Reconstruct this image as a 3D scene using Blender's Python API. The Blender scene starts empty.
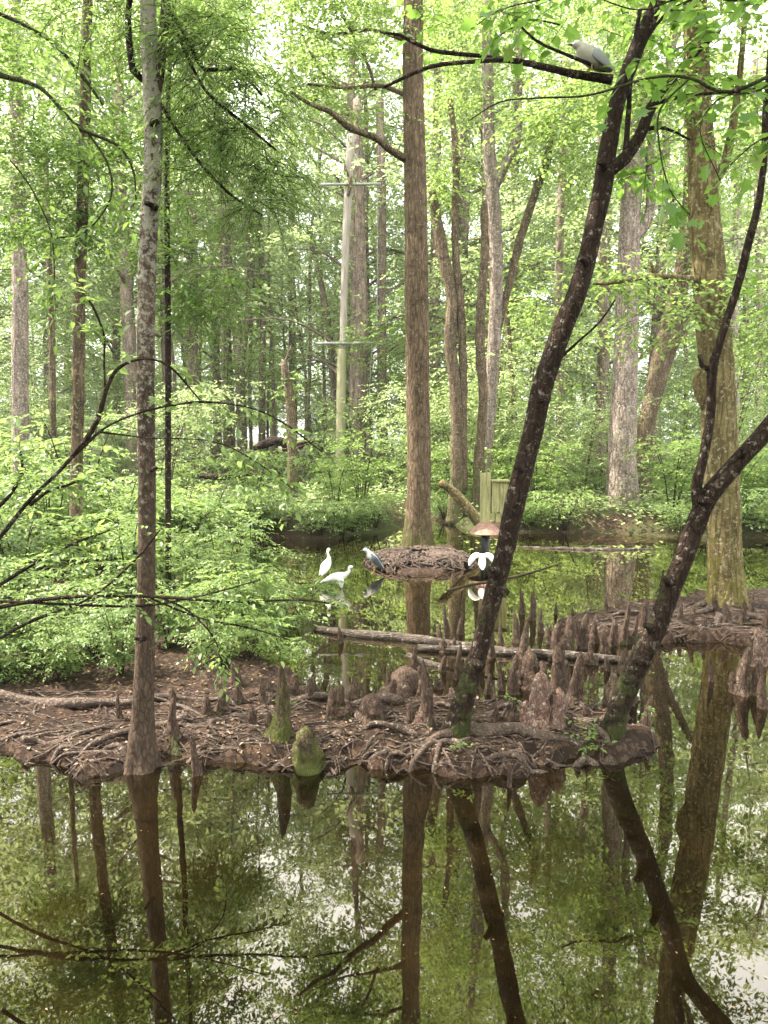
import bpy, math, random
import numpy as np
R = np.random.default_rng(7)
random.seed(7)
rad = math.radians
# ------------------------------------------------------------------ camera
scene = bpy.context.scene
CAMH = 2.4; F = 740.0; PITCH = math.atan(72/740)
cd = bpy.data.cameras.new('camera'); cam = bpy.data.objects.new('camera', cd)
scene.collection.objects.link(cam); scene.camera = cam
cam.location = (0, 0, CAMH); cam.rotation_euler = (math.pi/2-PITCH, 0, 0)
cd.sensor_fit = 'VERTICAL'; cd.sensor_height = 36; cd.lens = F/1024*36
cd.clip_start = 0.05; cd.clip_end = 3000
# ------------------------------------------------------------------ sky, sun, exposure
SUN_EL, SUN_AZ = 58, -82       # degrees; azimuth from +Y, negative to the left
w = bpy.data.worlds.new('World'); scene.world = w; w.use_nodes = True
nt = w.node_tree; nt.nodes.clear()
sky = nt.nodes.new('ShaderNodeTexSky'); sky.sky_type = 'NISHITA'; sky.sun_disc = False
sky.sun_elevation = rad(SUN_EL); sky.sun_rotation = rad(SUN_AZ)
sky.dust_density = 3.0; sky.air_density = 1.0; sky.ozone_density = 1.0
bg = nt.nodes.new('ShaderNodeBackground'); bg.inputs[1].default_value = 0.125
out = nt.nodes.new('ShaderNodeOutputWorld')
# thin bright cloud veil over the blue
tc = nt.nodes.new('ShaderNodeTexCoord'); nz = nt.nodes.new('ShaderNodeTexNoise'); nz.inputs['Scale'].default_value = 2.2; nz.inputs['Detail'].default_value = 5
rp = nt.nodes.new('ShaderNodeValToRGB'); rp.color_ramp.elements[0].position = .3; rp.color_ramp.elements[1].position = .62
rp.color_ramp.elements[0].color = (.35, .35, .35, 1)
mx = nt.nodes.new('ShaderNodeMix'); mx.data_type = 'RGBA'
nt.links.new(tc.outputs['Generated'], nz.inputs['Vector']); nt.links.new(nz.outputs[0], rp.inputs[0])
nt.links.new(rp.outputs[0], mx.inputs[0]); nt.links.new(sky.outputs[0], mx.inputs[6])
mx.inputs[7].default_value = (13, 13, 12.8, 1)
nt.links.new(mx.outputs[2], bg.inputs[0]); nt.links.new(bg.outputs[0], out.inputs[0])
sl = bpy.data.lights.new('sun', 'SUN'); sl.energy = 5.0; sl.angle = rad(0.53); sl.color = (1, .93, .8)
so = bpy.data.objects.new('sun', sl); scene.collection.objects.link(so)
so.rotation_euler = (rad(90-SUN_EL), 0, rad(180-SUN_AZ))
scene.view_settings.view_transform = 'Standard'; scene.view_settings.look = 'None'
scene.view_settings.gamma = 1; scene.view_settings.use_curve_mapping = False
scene.view_settings.exposure = 2.0
cy = scene.cycles
cy.max_bounces = 6; cy.diffuse_bounces = 4; cy.glossy_bounces = 3; cy.transmission_bounces = 4
cy.volume_bounces = 1; cy.transparent_max_bounces = 4; cy.caustics_reflective = False; cy.caustics_refractive = False
cy.use_denoising = True; cy.sample_clamp_indirect = 6.0
try: cy.denoiser = 'OPENIMAGEDENOISE'; cy.denoising_input_passes = 'RGB_ALBEDO_NORMAL'
except Exception: pass
# ------------------------------------------------------------------ helpers
C = scene.collection
cP, sP = math.cos(PITCH), math.sin(PITCH)
def ray(x, y):
    dx = (x-384)/F; dv = (512-y)/F
    return np.array([dx, cP+dv*sP, -sP+dv*cP])
def W(x, y, D):                      # point seen at pixel x,y that stands D metres ahead
    r = ray(x, y); return np.array([0, 0, CAMH])+r*(D/r[1])
def G(x, y, z=0.0):                  # point on the level z seen at the pixel
    r = ray(x, y); return np.array([0, 0, CAMH])+r*((z-CAMH)/r[2])
def nrm(v): return v/np.maximum(np.linalg.norm(v, axis=-1, keepdims=True), 1e-9)

class MB:
    def __init__(s): s.v = []; s.l = []; s.n = []; s.c = 0
    def add(s, v, f):
        v = np.asarray(v, float).reshape(-1, 3); f = np.asarray(f, np.int64)
        s.v.append(v); s.l.append((f+s.c).ravel()); s.n.append(np.full(len(f), f.shape[1], np.int64)); s.c += len(v)
    def build(s, name, m, parent=None, origin=None, smooth=True, extra=()):
        mi = [np.zeros(sum(map(len, s.n)), np.int32)]; sm = [np.full(len(mi[0]), smooth)]
        for k, (b2, m2) in enumerate(extra):
            if not b2.c: continue
            s.v += b2.v; s.l += [q+s.c for q in b2.l]; s.n += b2.n; s.c += b2.c
            mi.append(np.full(sum(map(len, b2.n)), k+1, np.int32)); sm.append(np.full(len(mi[-1]), True))
        V = np.concatenate(s.v); L = np.concatenate(s.l); N = np.concatenate(s.n)
        if origin is not None: V = V-np.asarray(origin)
        me = bpy.data.meshes.new(name)
        me.vertices.add(len(V)); me.vertices.foreach_set('co', V.ravel().astype(np.float32))
        me.loops.add(len(L)); me.loops.foreach_set('vertex_index', L.astype(np.int32))
        me.polygons.add(len(N)); me.polygons.foreach_set('loop_start', np.concatenate([[0], np.cumsum(N)[:-1]]).astype(np.int32))
        me.polygons.foreach_set('use_smooth', np.concatenate(sm))
        me.update(calc_edges=True)
        me.materials.append(m)
        for _, m2 in extra: me.materials.append(m2)
        me.polygons.foreach_set('material_index', np.concatenate(mi))
        o = bpy.data.objects.new(name, me); C.objects.link(o)
        if parent is not None: o.parent = parent
        elif origin is not None: o.location = tuple(origin)
        return o

def tag(o, label=None, cat=None, group=None, kind=None):
    if label: o['label'] = label
    if cat: o['category'] = cat
    if group: o['group'] = group
    if kind: o['kind'] = kind
    return o
def thing(name, label, cat, loc, group=None):
    o = bpy.data.objects.new(name, None); C.objects.link(o); o.location = tuple(loc); o.empty_display_size = .2
    return tag(o, label, cat, group)
def dup(root, loc, rz, sc, label=None, group=None, tilt=(0, 0)):
    r = root.copy(); C.objects.link(r); r.location = tuple(loc); r.rotation_euler = (tilt[0], tilt[1], rz); r.scale = (sc, sc, sc) if np.isscalar(sc) else sc
    if label: r['label'] = label
    if group: r['group'] = group
    for ch in list(root.children):
        c = ch.copy(); C.objects.link(c); c.parent = r
        for g in ch.children:
            d = g.copy(); C.objects.link(d); d.parent = c
    return r

def crom(P, step):                    # Catmull-Rom resample (rows may carry radii)
    P = np.asarray(P, float)
    if len(P) == 2:
        n = max(2, int(np.linalg.norm(P[1, :3]-P[0, :3])/step)+1); t = np.linspace(0, 1, n)[:, None]; return P[0]*(1-t)+P[1]*t
    Q = np.vstack([2*P[0]-P[1], P, 2*P[-1]-P[-2]]); o = []
    for i in range(1, len(Q)-2):
        a, b, c, d = Q[i-1:i+3]; n = max(1, int(np.linalg.norm((c-b)[:3])/step))
        t = (np.arange(n)/n)[:, None]
        o.append(.5*((2*b)+(-a+c)*t+(2*a-5*b+4*c-d)*t*t+(-a+3*b-3*c+d)*t**3))
    o.append(P[-1:]); o = np.concatenate(o); o[:, 3:] = np.maximum(o[:, 3:], .001); return o
def tube(mb, P, seg=8, step=.1, rough=0., flare=None, tip=True, flat=1.0, lump=.0):
    """P rows x,y,z,r"""
    P = crom(P, step); n = len(P); p = P[:, :3]; r = P[:, 3].copy()
    T = nrm(np.gradient(p, axis=0)); ref = np.array([0, 1., 0]) if abs(T[:, 1]).mean() < .8 else np.array([0, 0, 1.])
    A = nrm(np.cross(T, ref)); B = np.cross(T, A)
    an = np.linspace(0, 2*math.pi, seg, endpoint=False)
    arc = np.concatenate([[0], np.cumsum(np.linalg.norm(np.diff(p, axis=0), axis=1))])
    RR = np.repeat(r[:, None], seg, 1)
    if rough:
        ph = R.uniform(0, 6.28, 12); k = R.uniform(2, 9, 12)/max(r.mean()*8, .05)
        m = R.integers(1, 6, 12)
        nz = sum(np.sin(an[None, :]*m[i]+arc[:, None]*k[i]+ph[i]) for i in range(12))/4
        RR = RR*(1+rough*nz)
        RR *= 1+rough*.5*R.normal(0, 1, RR.shape)
    if flare:
        h, amp, kk, fl = flare          # height, amount, flutes, flute depth
        z = p[:, 2]-p[0, 2]; e = np.exp(-np.maximum(z, 0)/h)[:, None]; ph0 = R.uniform(0, 6)
        RR = RR*(1+amp*e*(1+fl*np.sin(an*kk+ph0)[None, :]+.5*fl*np.sin(an*(kk+3)+2*ph0)[None, :]))
    V = p[:, None, :]+RR[..., None]*(np.cos(an)[None, :, None]*A[:, None, :]+flat*np.sin(an)[None, :, None]*B[:, None, :])
    i = np.arange(n-1)[:, None]*seg; j = np.arange(seg)[None, :]; j2 = (j+1) % seg
    f = np.stack([i+j, i+j2, i+seg+j2, i+seg+j], -1).reshape(-1, 4)
    mb.add(V.reshape(-1, 3), f)
    c = mb.c-n*seg
    # caps
    for ring, cen, flip in ((0, p[0], True), (n-1, p[-1]+T[-1]*r[-1]*(.6 if tip else .05), False)):
        k = mb.c; mb.v.append(cen[None, :]); mb.c += 1
        a = c+ring*seg+np.arange(seg); b = c+ring*seg+(np.arange(seg)+1) % seg
        t = np.stack([b, a, np.full(seg, k)], -1) if flip else np.stack([a, b, np.full(seg, k)], -1)
        mb.l.append(t.ravel()); mb.n.append(np.full(seg, 3, np.int64))

SH = {}
def _s(v, f): return np.array(v, float), np.array(f, np.int64)
SH['far'] = _s([(0, 0, 0), (.45, .5, .08), (1, 0, -.05), (.45, -.5, .08)], [(0, 1, 2), (0, 2, 3)])
SH['mid'] = _s([(0, 0, 0), (.4, .5, .07), (.45, 0, -.02), (.4, -.5, .07), (1, 0, -.12)], [(0, 1, 2), (0, 2, 3), (1, 4, 2), (2, 4, 3)])
SH['near'] = _s([(0, 0, 0), (.22, .38, .05), (.22, 0, 0), (.22, -.38, .05), (.52, .5, .05), (.52, 0, -.02), (.52, -.5, .05), (.8, .27, -.02), (.8, 0, -.07), (.8, -.27, -.02), (1.05, 0, -.15)],
    [(0, 2, 1), (0, 3, 2), (1, 2, 5), (1, 5, 4), (2, 3, 6), (2, 6, 5), (4, 5, 8), (4, 8, 7), (5, 6, 9), (5, 9, 8), (7, 8, 10), (8, 9, 10)])
_o = [(0, 0), (.02, .18), (-.1, .42), (.16, .36), (.3, .3), (.42, .62), (.55, .5), (.62, .56), (.6, .3), (.78, .28), (.82, .14), (1.05, 0),
      (.82, -.14), (.78, -.28), (.6, -.3), (.62, -.56), (.55, -.5), (.42, -.62), (.3, -.3), (.16, -.36), (-.1, -.42), (.02, -.18)]
SH['lobed'] = _s([(u, v, .12*abs(v)-.1*u*u) for u, v in _o]+[(.3, 0, -.02)], [(i, (i+1) % len(_o), len(_o)) for i in range(len(_o))])
def leaves(mb, P, A, N, L, Wd, shape):
    # a gap in the foliage round the heron's perch
    dy = np.maximum(P[:, 1]*cP-(P[:, 2]-CAMH)*sP, .1); qx = 384+F*P[:, 0]/dy; qy = 512-F*(P[:, 1]*sP+(P[:, 2]-CAMH)*cP)/dy
    keep = ~((qx > 570) & (qx < 612) & (qy > 38) & (qy < 66) & (P[:, 1] > 1) & (P[:, 1] < 5.8))
    if not keep.all():
        P = P[keep]; A = A[keep]; N = np.broadcast_to(N, (len(keep), 3))[keep]
        if np.ndim(L): L = L[keep]
        if np.ndim(Wd): Wd = Wd[keep]
    T, f = SH[shape]; A = nrm(A); S = nrm(np.cross(N, A)); N2 = np.cross(A, S); n = len(P)
    L = np.broadcast_to(L, (n,)); Wd = np.broadcast_to(Wd, (n,))
    V = P[:, None]+T[None, :, 0, None]*(L[:, None]*A)[:, None]+T[None, :, 1, None]*(Wd[:, None]*S)[:, None]+T[None, :, 2, None]*(L[:, None]*N2)[:, None]
    Fc = (f[None]+np.arange(n)[:, None, None]*len(T)).reshape(-1, 3)
    mb.add(V.reshape(-1, 3), Fc)
UP = np.array([0, 0, 1.])
def sprays(ml, mt, O, Dv, L, n, lL, lW, shape, droop=.25, tr=.003, jit=.25, nj=.35):
    K = len(O)
    if K == 0: return
    Dv = nrm(Dv); L = np.broadcast_to(L, (K,)); t = ((np.arange(n)+1)/n)[None, :, None]
    P = O[:, None]+Dv[:, None]*L[:, None, None]*t-UP*droop*L[:, None, None]*t*t
    side = nrm(np.cross(Dv, UP)+1e-6)[:, None]*np.where(np.arange(n) % 2, 1, -1)[None, :, None]
    ax = Dv[:, None]*(.5+.6*(t > .99))+side*.8*(t < .99)+R.normal(0, jit, (K, n, 3))-UP*(.15+droop*t*.6)
    Nn = UP+R.normal(0, nj, (K, n, 3))
    s = R.uniform(.6, 1.15, (K*n))
    leaves(ml, P.reshape(-1, 3), ax.reshape(-1, 3), Nn.reshape(-1, 3), lL*s, lW*s, shape)
    if mt is not None:
        m = 3; tt = np.array([0, .55, 1.])[None, :, None]
        Q = O[:, None]+Dv[:, None]*L[:, None, None]*tt-UP*droop*L[:, None, None]*tt*tt
        A = nrm(np.cross(Dv, UP)+1e-6)[:, None, None]; B = np.array([0, 0, 1.])
        an = np.array([0, 2.1, 4.2]); rr = (tr*np.array([1., .7, .3]))[None, :, None, None]
        V = Q[:, :, None]+rr*(np.cos(an)[None, None, :, None]*A+np.sin(an)[None, None, :, None]*B)
        f = []
        for i in range(2):
            for j in range(3): f.append((i*3+j, i*3+(j+1) % 3, i*3+3+(j+1) % 3, i*3+3+j))
        f = (np.array(f)[None]+np.arange(K)[:, None, None]*9).reshape(-1, 4)
        mt.add(V.reshape(-1, 3), f)
def clump(ml, mt, c, r, k, n=7, lL=.08, lW=.04, shape='mid', tl=.35, sub=8, spread=.33, droop=.25, tr=.003, outward=True):
    """k twigs gathered round sub centres of an ellipsoid"""
    c = np.asarray(c, float); r = np.asarray(r, float)*np.ones(3)
    u = nrm(R.normal(0, 1, (sub, 3)))*(R.uniform(.15, 1, (sub, 1))**.45); sc = c+u*r
    idx = R.integers(0, sub, k); O = sc[idx]+R.normal(0, 1, (k, 3))*r*spread*np.array([1, 1, .5])
    d = (O-c)/r*(1.0 if outward else 0)+R.normal(0, .7, (k, 3)); d[:, 2] = d[:, 2]*.35+.05
    sprays(ml, mt, O, d, tl*R.uniform(.6, 1.3, k), n, lL, lW, shape, droop, tr)

# ------------------------------------------------------------------ materials
def newmat(name):
    m = bpy.data.materials.new(name); m.use_nodes = True; m.node_tree.nodes.clear(); return m, m.node_tree
def N_(t, typ, **k):
    n = t.nodes.new(typ)
    for a, b in k.items(): setattr(n, a, b)
    return n
def noise(t, vec, scale, detail=4, rough=.6, dist=0):
    n = N_(t, 'ShaderNodeTexNoise'); n.inputs['Scale'].default_value = scale; n.inputs['Detail'].default_value = detail
    n.inputs['Roughness'].default_value = rough; n.inputs['Distortion'].default_value = dist
    if vec is not None: t.links.new(vec, n.inputs['Vector'])
    return n.outputs[0]
def ramp(t, fac, stops):
    n = N_(t, 'ShaderNodeValToRGB'); e = n.color_ramp.elements
    while len(e) < len(stops): e.new(.5)
    for i, (p, c) in enumerate(stops):
        e[i].position = p; e[i].color = tuple(c)+(1,) if hasattr(c, '__len__') else (c, c, c, 1)
    t.links.new(fac, n.inputs[0]); return n.outputs[0]
def mixc(t, f, a, b, blend='MIX'):
    n = N_(t, 'ShaderNodeMix', data_type='RGBA', blend_type=blend)
    for i, v in ((0, f), (6, a), (7, b)):
        if hasattr(v, 'is_output'): t.links.new(v, n.inputs[i])
        elif i == 0: n.inputs[0].default_value = v
        else: n.inputs[i].default_value = tuple(v)+(1,)
    return n.outputs[2]
def math_(t, op, a, b=0.):
    n = N_(t, 'ShaderNodeMath', operation=op)
    for i, v in enumerate((a, b)):
        if hasattr(v, 'is_output'): t.links.new(v, n.inputs[i])
        else: n.inputs[i].default_value = v
    return n.outputs[0]
def bump(t, h, st=.5, d=.02):
    n = N_(t, 'ShaderNodeBump'); n.inputs['Strength'].default_value = st; n.inputs['Distance'].default_value = d
    t.links.new(h, n.inputs['Height']); return n.outputs[0]
def mapping(t, vec, s):
    n = N_(t, 'ShaderNodeMapping'); n.inputs['Scale'].default_value = s; t.links.new(vec, n.inputs[0]); return n.outputs[0]
def objco(t): return N_(t, 'ShaderNodeTexCoord').outputs['Object']
def sepz(t, v): n = N_(t, 'ShaderNodeSeparateXYZ'); t.links.new(v, n.inputs[0]); return n.outputs[2]
def finish(t, col, rough, normal=None, spec=.4):
    b = N_(t, 'ShaderNodeBsdfPrincipled'); o = N_(t, 'ShaderNodeOutputMaterial')
    for k, v in (('Base Color', col), ('Roughness', rough)):
        if hasattr(v, 'is_output'): t.links.new(v, b.inputs[k])
        else: b.inputs[k].default_value = tuple(v)+(1,) if hasattr(v, '__len__') else v
    b.inputs['Specular IOR Level'].default_value = spec
    if normal is not None: t.links.new(normal, b.inputs['Normal'])
    t.links.new(b.outputs[0], o.inputs[0]); return b
def leafmat(name, dark, light, trans, tmix=.45, gloss=.35, yellow=(.22, .2, .03)):
    m, t = newmat(name); g = N_(t, 'ShaderNodeNewGeometry'); oi = N_(t, 'ShaderNodeObjectInfo')
    f = math_(t, 'ADD', math_(t, 'MULTIPLY', g.outputs['Random Per Island'], .75), math_(t, 'MULTIPLY', oi.outputs['Random'], .25))
    col = ramp(t, f, [(0, dark), (.7, light), (1, yellow)])
    tcl = mixc(t, f, tuple(x*.7 for x in trans), trans)
    p = N_(t, 'ShaderNodeBsdfPrincipled'); t.links.new(col, p.inputs['Base Color']); p.inputs['Roughness'].default_value = .42
    p.inputs['Specular IOR Level'].default_value = gloss
    tr = N_(t, 'ShaderNodeBsdfTranslucent'); t.links.new(tcl, tr.inputs[0])
    mx = N_(t, 'ShaderNodeMixShader'); mx.inputs[0].default_value = tmix
    t.links.new(p.outputs[0], mx.inputs[1]); t.links.new(tr.outputs[0], mx.inputs[2])
    o = N_(t, 'ShaderNodeOutputMaterial'); t.links.new(mx.outputs[0], o.inputs[0]); return m
def barkmat(name, c1, c2, lichen=None, lam=.5, moss=None, mh=.5, mam=0., sc=(22, 22, 5), bd=.02, fine=60, wet=0, lz=None):
    m, t = newmat(name); co = objco(t); v = mapping(t, co, sc)
    n1 = noise(t, v, 1.0, 6, .65, .4); n2 = noise(t, co, fine, 4, .7)
    vo = N_(t, 'ShaderNodeTexVoronoi', feature='DISTANCE_TO_EDGE'); vo.inputs['Scale'].default_value = 1.0
    vd = N_(t, 'ShaderNodeVectorMath', operation='ADD'); t.links.new(v, vd.inputs[0])
    nn = N_(t, 'ShaderNodeTexNoise'); nn.inputs['Scale'].default_value = .8; t.links.new(v, nn.inputs['Vector']); t.links.new(nn.outputs['Color'], vd.inputs[1])
    t.links.new(vd.outputs[0], vo.inputs['Vector'])
    crack = ramp(t, vo.outputs[0], [(0, 0.), (.18, 1.)])
    h = math_(t, 'ADD', math_(t, 'MULTIPLY', n1, .8), math_(t, 'ADD', math_(t, 'MULTIPLY', crack, .35), math_(t, 'MULTIPLY', n2, .25)))
    col = ramp(t, n1, [(.28, c1), (.72, c2)])
    col = mixc(t, math_(t, 'MULTIPLY', math_(t, 'SUBTRACT', 1., crack), .55), col, tuple(x*.3 for x in c1))
    col = mixc(t, ramp(t, n2, [(.35, .35), (.7, 0.)]), col, tuple(x*.45 for x in c1))
    big = noise(t, co, 2.6, 5, .7); col = mixc(t, 1., col, ramp(t, big, [(.3, .5), (.7, 1.25)]), 'MULTIPLY')
    if lichen:
        ln = noise(t, co, 19, 8, .8)
        if lz: ln = math_(t, 'ADD', ln, math_(t, 'MULTIPLY', math_(t, 'SUBTRACT', sepz(t, co), lz[0]), lz[1]))
        lm = ramp(t, ln, [(.62-lam*.22, 0.), (.68-lam*.2, 1.)])
        col = mixc(t, math_(t, 'MULTIPLY', lm, .75), col, lichen)
    if moss:
        z = sepz(t, co); mn = noise(t, co, 6, 5, .7)
        mz = math_(t, 'ADD', math_(t, 'MULTIPLY', math_(t, 'SUBTRACT', 1., math_(t, 'DIVIDE', z, mh)), .4), math_(t, 'ADD', math_(t, 'MULTIPLY', math_(t, 'SUBTRACT', mn, .5), 2.2), mam))
        mm = ramp(t, mz, [(.3, 0.), (.55, .8)])
        mc = ramp(t, n2, [(.3, tuple(x*.5 for x in moss)), (.7, moss)])
        col = mixc(t, mm, col, mc)
    finish(t, col, .9-wet*.25, bump(t, h, 1.0, bd), .08+wet*.25); return m
M = {}
M['bark_dark'] = barkmat('dark_brown_bark', (.017, .01, .007), (.052, .031, .023), (.24, .21, .17), .28, (.055, .065, .02), 1.3, .08, (30, 30, 11), .02, 90, .1)
M['bark_lichen'] = barkmat('lichen_bark', (.06, .04, .03), (.17, .12, .09), (.31, .29, .24), .5, None, 1, 0, (30, 30, 12), .01, 80, 0, (2.9, .055))
M['bark_red'] = barkmat('reddish_wet_bark', (.05, .028, .022), (.13, .085, .065), (.3, .29, .24), .35, None, .35, .05, (30, 30, 12), .01, 80)
M['bark_furrow'] = barkmat('furrowed_brown_bark', (.085, .055, .035), (.29, .205, .135), (.34, .3, .22), .25, (.09, .095, .03), 1.0, .2, (16, 16, 3.2), .04, 50)
M['bark_pale'] = barkmat('pale_pink_bark', (.17, .12, .095), (.42, .33, .27), (.5, .46, .4), .45, (.1, .13, .03), .9, .1, (8, 8, 1.6), .05, 30)
M['bark_olive'] = barkmat('olive_mossy_bark', (.12, .085, .04), (.32, .25, .12), (.4, .36, .24), .4, (.16, .14, .035), 2.6, .03, (12, 12, 2.0), .04, 30)
M['bark_mid'] = barkmat('grey_brown_bark', (.08, .055, .035), (.25, .18, .12), (.36, .32, .23), .35, (.09, .12, .03), 3, .06, (14, 14, 3), .03, 40)
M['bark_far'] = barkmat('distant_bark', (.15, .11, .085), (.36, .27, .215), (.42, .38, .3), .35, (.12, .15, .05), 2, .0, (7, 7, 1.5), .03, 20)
M['knee'] = barkmat('cypress_knee_bark', (.05, .03, .022), (.19, .125, .095), (.28, .25, .2), .2, (.06, .07, .025), .1, -.08, (40, 40, 12), .018, 90, .3)
M['knee_moss'] = barkmat('mossy_knee_bark', (.05, .035, .022), (.15, .11, .07), (.2, .22, .12), .2, (.1, .115, .028), .35, .3, (40, 40, 12), .018, 120, .1)
M['knee_pink'] = barkmat('peeling_knee_bark', (.12, .06, .045), (.36, .24, .2), (.45, .36, .3), .4, None, .12, .0, (40, 40, 16), .02, 90, .2)
M['root'] = barkmat('wet_root_bark', (.045, .03, .024), (.19, .132, .105), (.32, .26, .215), .25, None, .06, -.1, (30, 30, 30), .01, 90, .5)
M['twig'] = barkmat('twig_bark', (.035, .025, .02), (.1, .075, .055), None, 0, None, 1, 0, (60, 60, 60), .004, 120)
M['log'] = barkmat('weathered_log', (.05, .038, .03), (.2, .155, .13), (.34, .3, .26), .3, None, 1, 0, (3, 40, 40), .02, 60, .3)
M['shrub_leaf'] = leafmat('shrub_leaf', (.065, .12, .035), (.16, .23, .07), (.4, .56, .15), .42, .5, (.24, .27, .08))
M['bright_leaf'] = leafmat('bright_leaf', (.06, .12, .025), (.15, .23, .06), (.42, .58, .15), .5, .35, (.22, .24, .06))
M['dark_leaf'] = leafmat('dark_leaf', (.032, .072, .018), (.08, .14, .035), (.27, .42, .08), .42, .4, (.1, .17, .03))
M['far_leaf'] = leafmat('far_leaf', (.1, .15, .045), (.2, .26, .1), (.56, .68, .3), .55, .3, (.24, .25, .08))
M['maple_leaf'] = leafmat('maple_leaf', (.05, .12, .02), (.09, .17, .035), (.28, .48, .08), .45, .3)

# ------------------------------------------------------------------ terrain
def gpoly(pts): return np.array([G(x, y)[:2] for x, y in pts])
BANKS = [
 (gpoly([(-400, 790), (0, 768), (95, 775), (170, 762), (245, 760), (320, 768), (400, 764), (470, 775), (560, 764), (640, 768), (652, 745), (610, 722), (560, 712), (500, 710), (440, 704), (390, 706), (345, 704), (316, 694), (292, 674), (258, 652), (228, 620), (205, 575), (215, 545), (-900, 545)]), .075, .6),
 (gpoly([(372, 570), (385, 548), (418, 541), (455, 546), (474, 566), (440, 576), (400, 577)]), .06, .45),
 (gpoly([(556, 628), (600, 618), (650, 606), (720, 592), (900, 596), (1000, 640), (760, 644), (700, 640), (620, 640)]), .07, .4),
 (np.array([(-300, 17.6), (-7.5, 17.6), (-4.5, 18.2), (-1.5, 17.6), (.2, 20), (1.2, 23.5), (2.5, 20), (5, 18.8), (8, 17.9), (12, 17.6), (40, 16), (300, 16), (700, 900), (-700, 900)]), .45, 1.6),
]
def sdist(P, poly):
    n = len(poly); d = np.full(len(P), 1e9); ins = np.zeros(len(P), bool)
    for i in range(n):
        a = poly[i]; b = poly[(i+1) % n]; ab = b-a; t = np.clip(((P-a)@ab)/(ab@ab), 0, 1)
        d = np.minimum(d, np.linalg.norm(P-a-t[:, None]*ab, axis=1))
        c = ((a[1] > P[:, 1]) != (b[1] > P[:, 1])) & (P[:, 0] < (b[0]-a[0])*(P[:, 1]-a[1])/(b[1]-a[1]+1e-12)+a[0]); ins ^= c
    return np.where(ins, d, -d)
_wv = [(R.uniform(.4, 7), R.uniform(0, 6.28), R.uniform(0, 6.28)) for _ in range(40)]
def wob2(P):
    return (np.sin(P[:, 0]*9+2*np.sin(P[:, 1]*4))*np.sin(P[:, 1]*11+1.7*np.sin(P[:, 0]*5))+.6*np.sin(P[:, 0]*21+3*np.sin(P[:, 1]*9))*np.sin(P[:, 1]*19+P[:, 0]*3))
def wob(P):
    return sum(np.sin(P[:, 0]*k*math.cos(a)+P[:, 1]*k*math.sin(a)+p)/k**.8 for k, a, p in _wv)/7
def terr(P):
    P = np.atleast_2d(np.asarray(P, float))[:, :2]; h = np.full(len(P), -.45); wb = wob(P)
    for poly, hb, soft in BANKS:
        s = sdist(P, poly)+.2*wb+(.08*wob2(P) if soft < 1 else 0)
        u = np.clip((s+soft*.55)/(soft*1.0), 0, 1); u = u*u*(3-2*u)
        h = np.maximum(h, -.45+(.45+hb)*u)
    far = np.clip((P[:, 1]-18)/60, 0, 1)
    return h+(.05*wb+.022*wob2(P)*(P[:, 1] < 16))*(h > -.2)+far*.6
def hz(x, y): return float(terr([(x, y)])[0])
def axis(lo, hi, step, far, growth=1.25):
    a = list(np.arange(lo, hi, step)); s = step; x = a[-1]
    while x < far: s *= growth; x += s; a.append(x)
    s = step; x = a[0]; b = []
    while x > -far: s *= growth; x -= s; b.append(x)
    return np.array(b[::-1]+a)
xs = axis(-7, 8, .05, 900); ys = axis(4.2, 13, .05, 900)
X, Y = np.meshgrid(xs, ys); P = np.stack([X.ravel(), Y.ravel()], 1); Z = terr(P)
Z += np.where((abs(P[:, 0]) < 9) & (P[:, 1] < 14), R.normal(0, .006, len(P)), 0)
mb = MB(); nx = len(xs); i = (np.arange(len(ys)-1)[:, None]*nx+np.arange(nx-1)[None]).ravel()
mb.add(np.column_stack([P, Z]), np.stack([i, i+1, i+nx+1, i+nx], 1))
m, t = newmat('mud_and_litter'); co = objco(t)
n1 = noise(t, co, 3, 6, .7); n2 = noise(t, co, 38, 5, .75); n3 = noise(t, co, .25, 4)
col = ramp(t, n1, [(.3, (.014, .008, .006)), (.55, (.04, .023, .017)), (.75, (.085, .052, .038))])
vo = N_(t, 'ShaderNodeTexVoronoi'); vo.inputs['Scale'].default_value = 26; t.links.new(co, vo.inputs['Vector'])
lit = ramp(t, vo.outputs['Color'], [(.55, 0.), (.75, .8)])
col = mixc(t, lit, col, (.13, .08, .05)); col = mixc(t, ramp(t, n2, [(.35, .8), (.6, 0.)]), col, (.03, .018, .013))
gx = N_(t, 'ShaderNodeSeparateXYZ'); t.links.new(co, gx.inputs[0])
green = math_(t, 'MULTIPLY', ramp(t, n3, [(.42, 0.), (.6, .85)]), ramp(t, math_(t, 'DIVIDE', gx.outputs[1], 40), [(.42, 0.), (.5, 1.)]))
col = mixc(t, green, col, ramp(t, n2, [(.3, (.03, .06, .015)), (.7, (.1, .16, .035))]))
finish(t, col, ramp(t, n1, [(.3, .55), (.6, .95)]), bump(t, math_(t, 'ADD', n2, math_(t, 'MULTIPLY', n1, 2)), 1, .04), .15)
tag(mb.build('ground', m), kind='structure')
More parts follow.
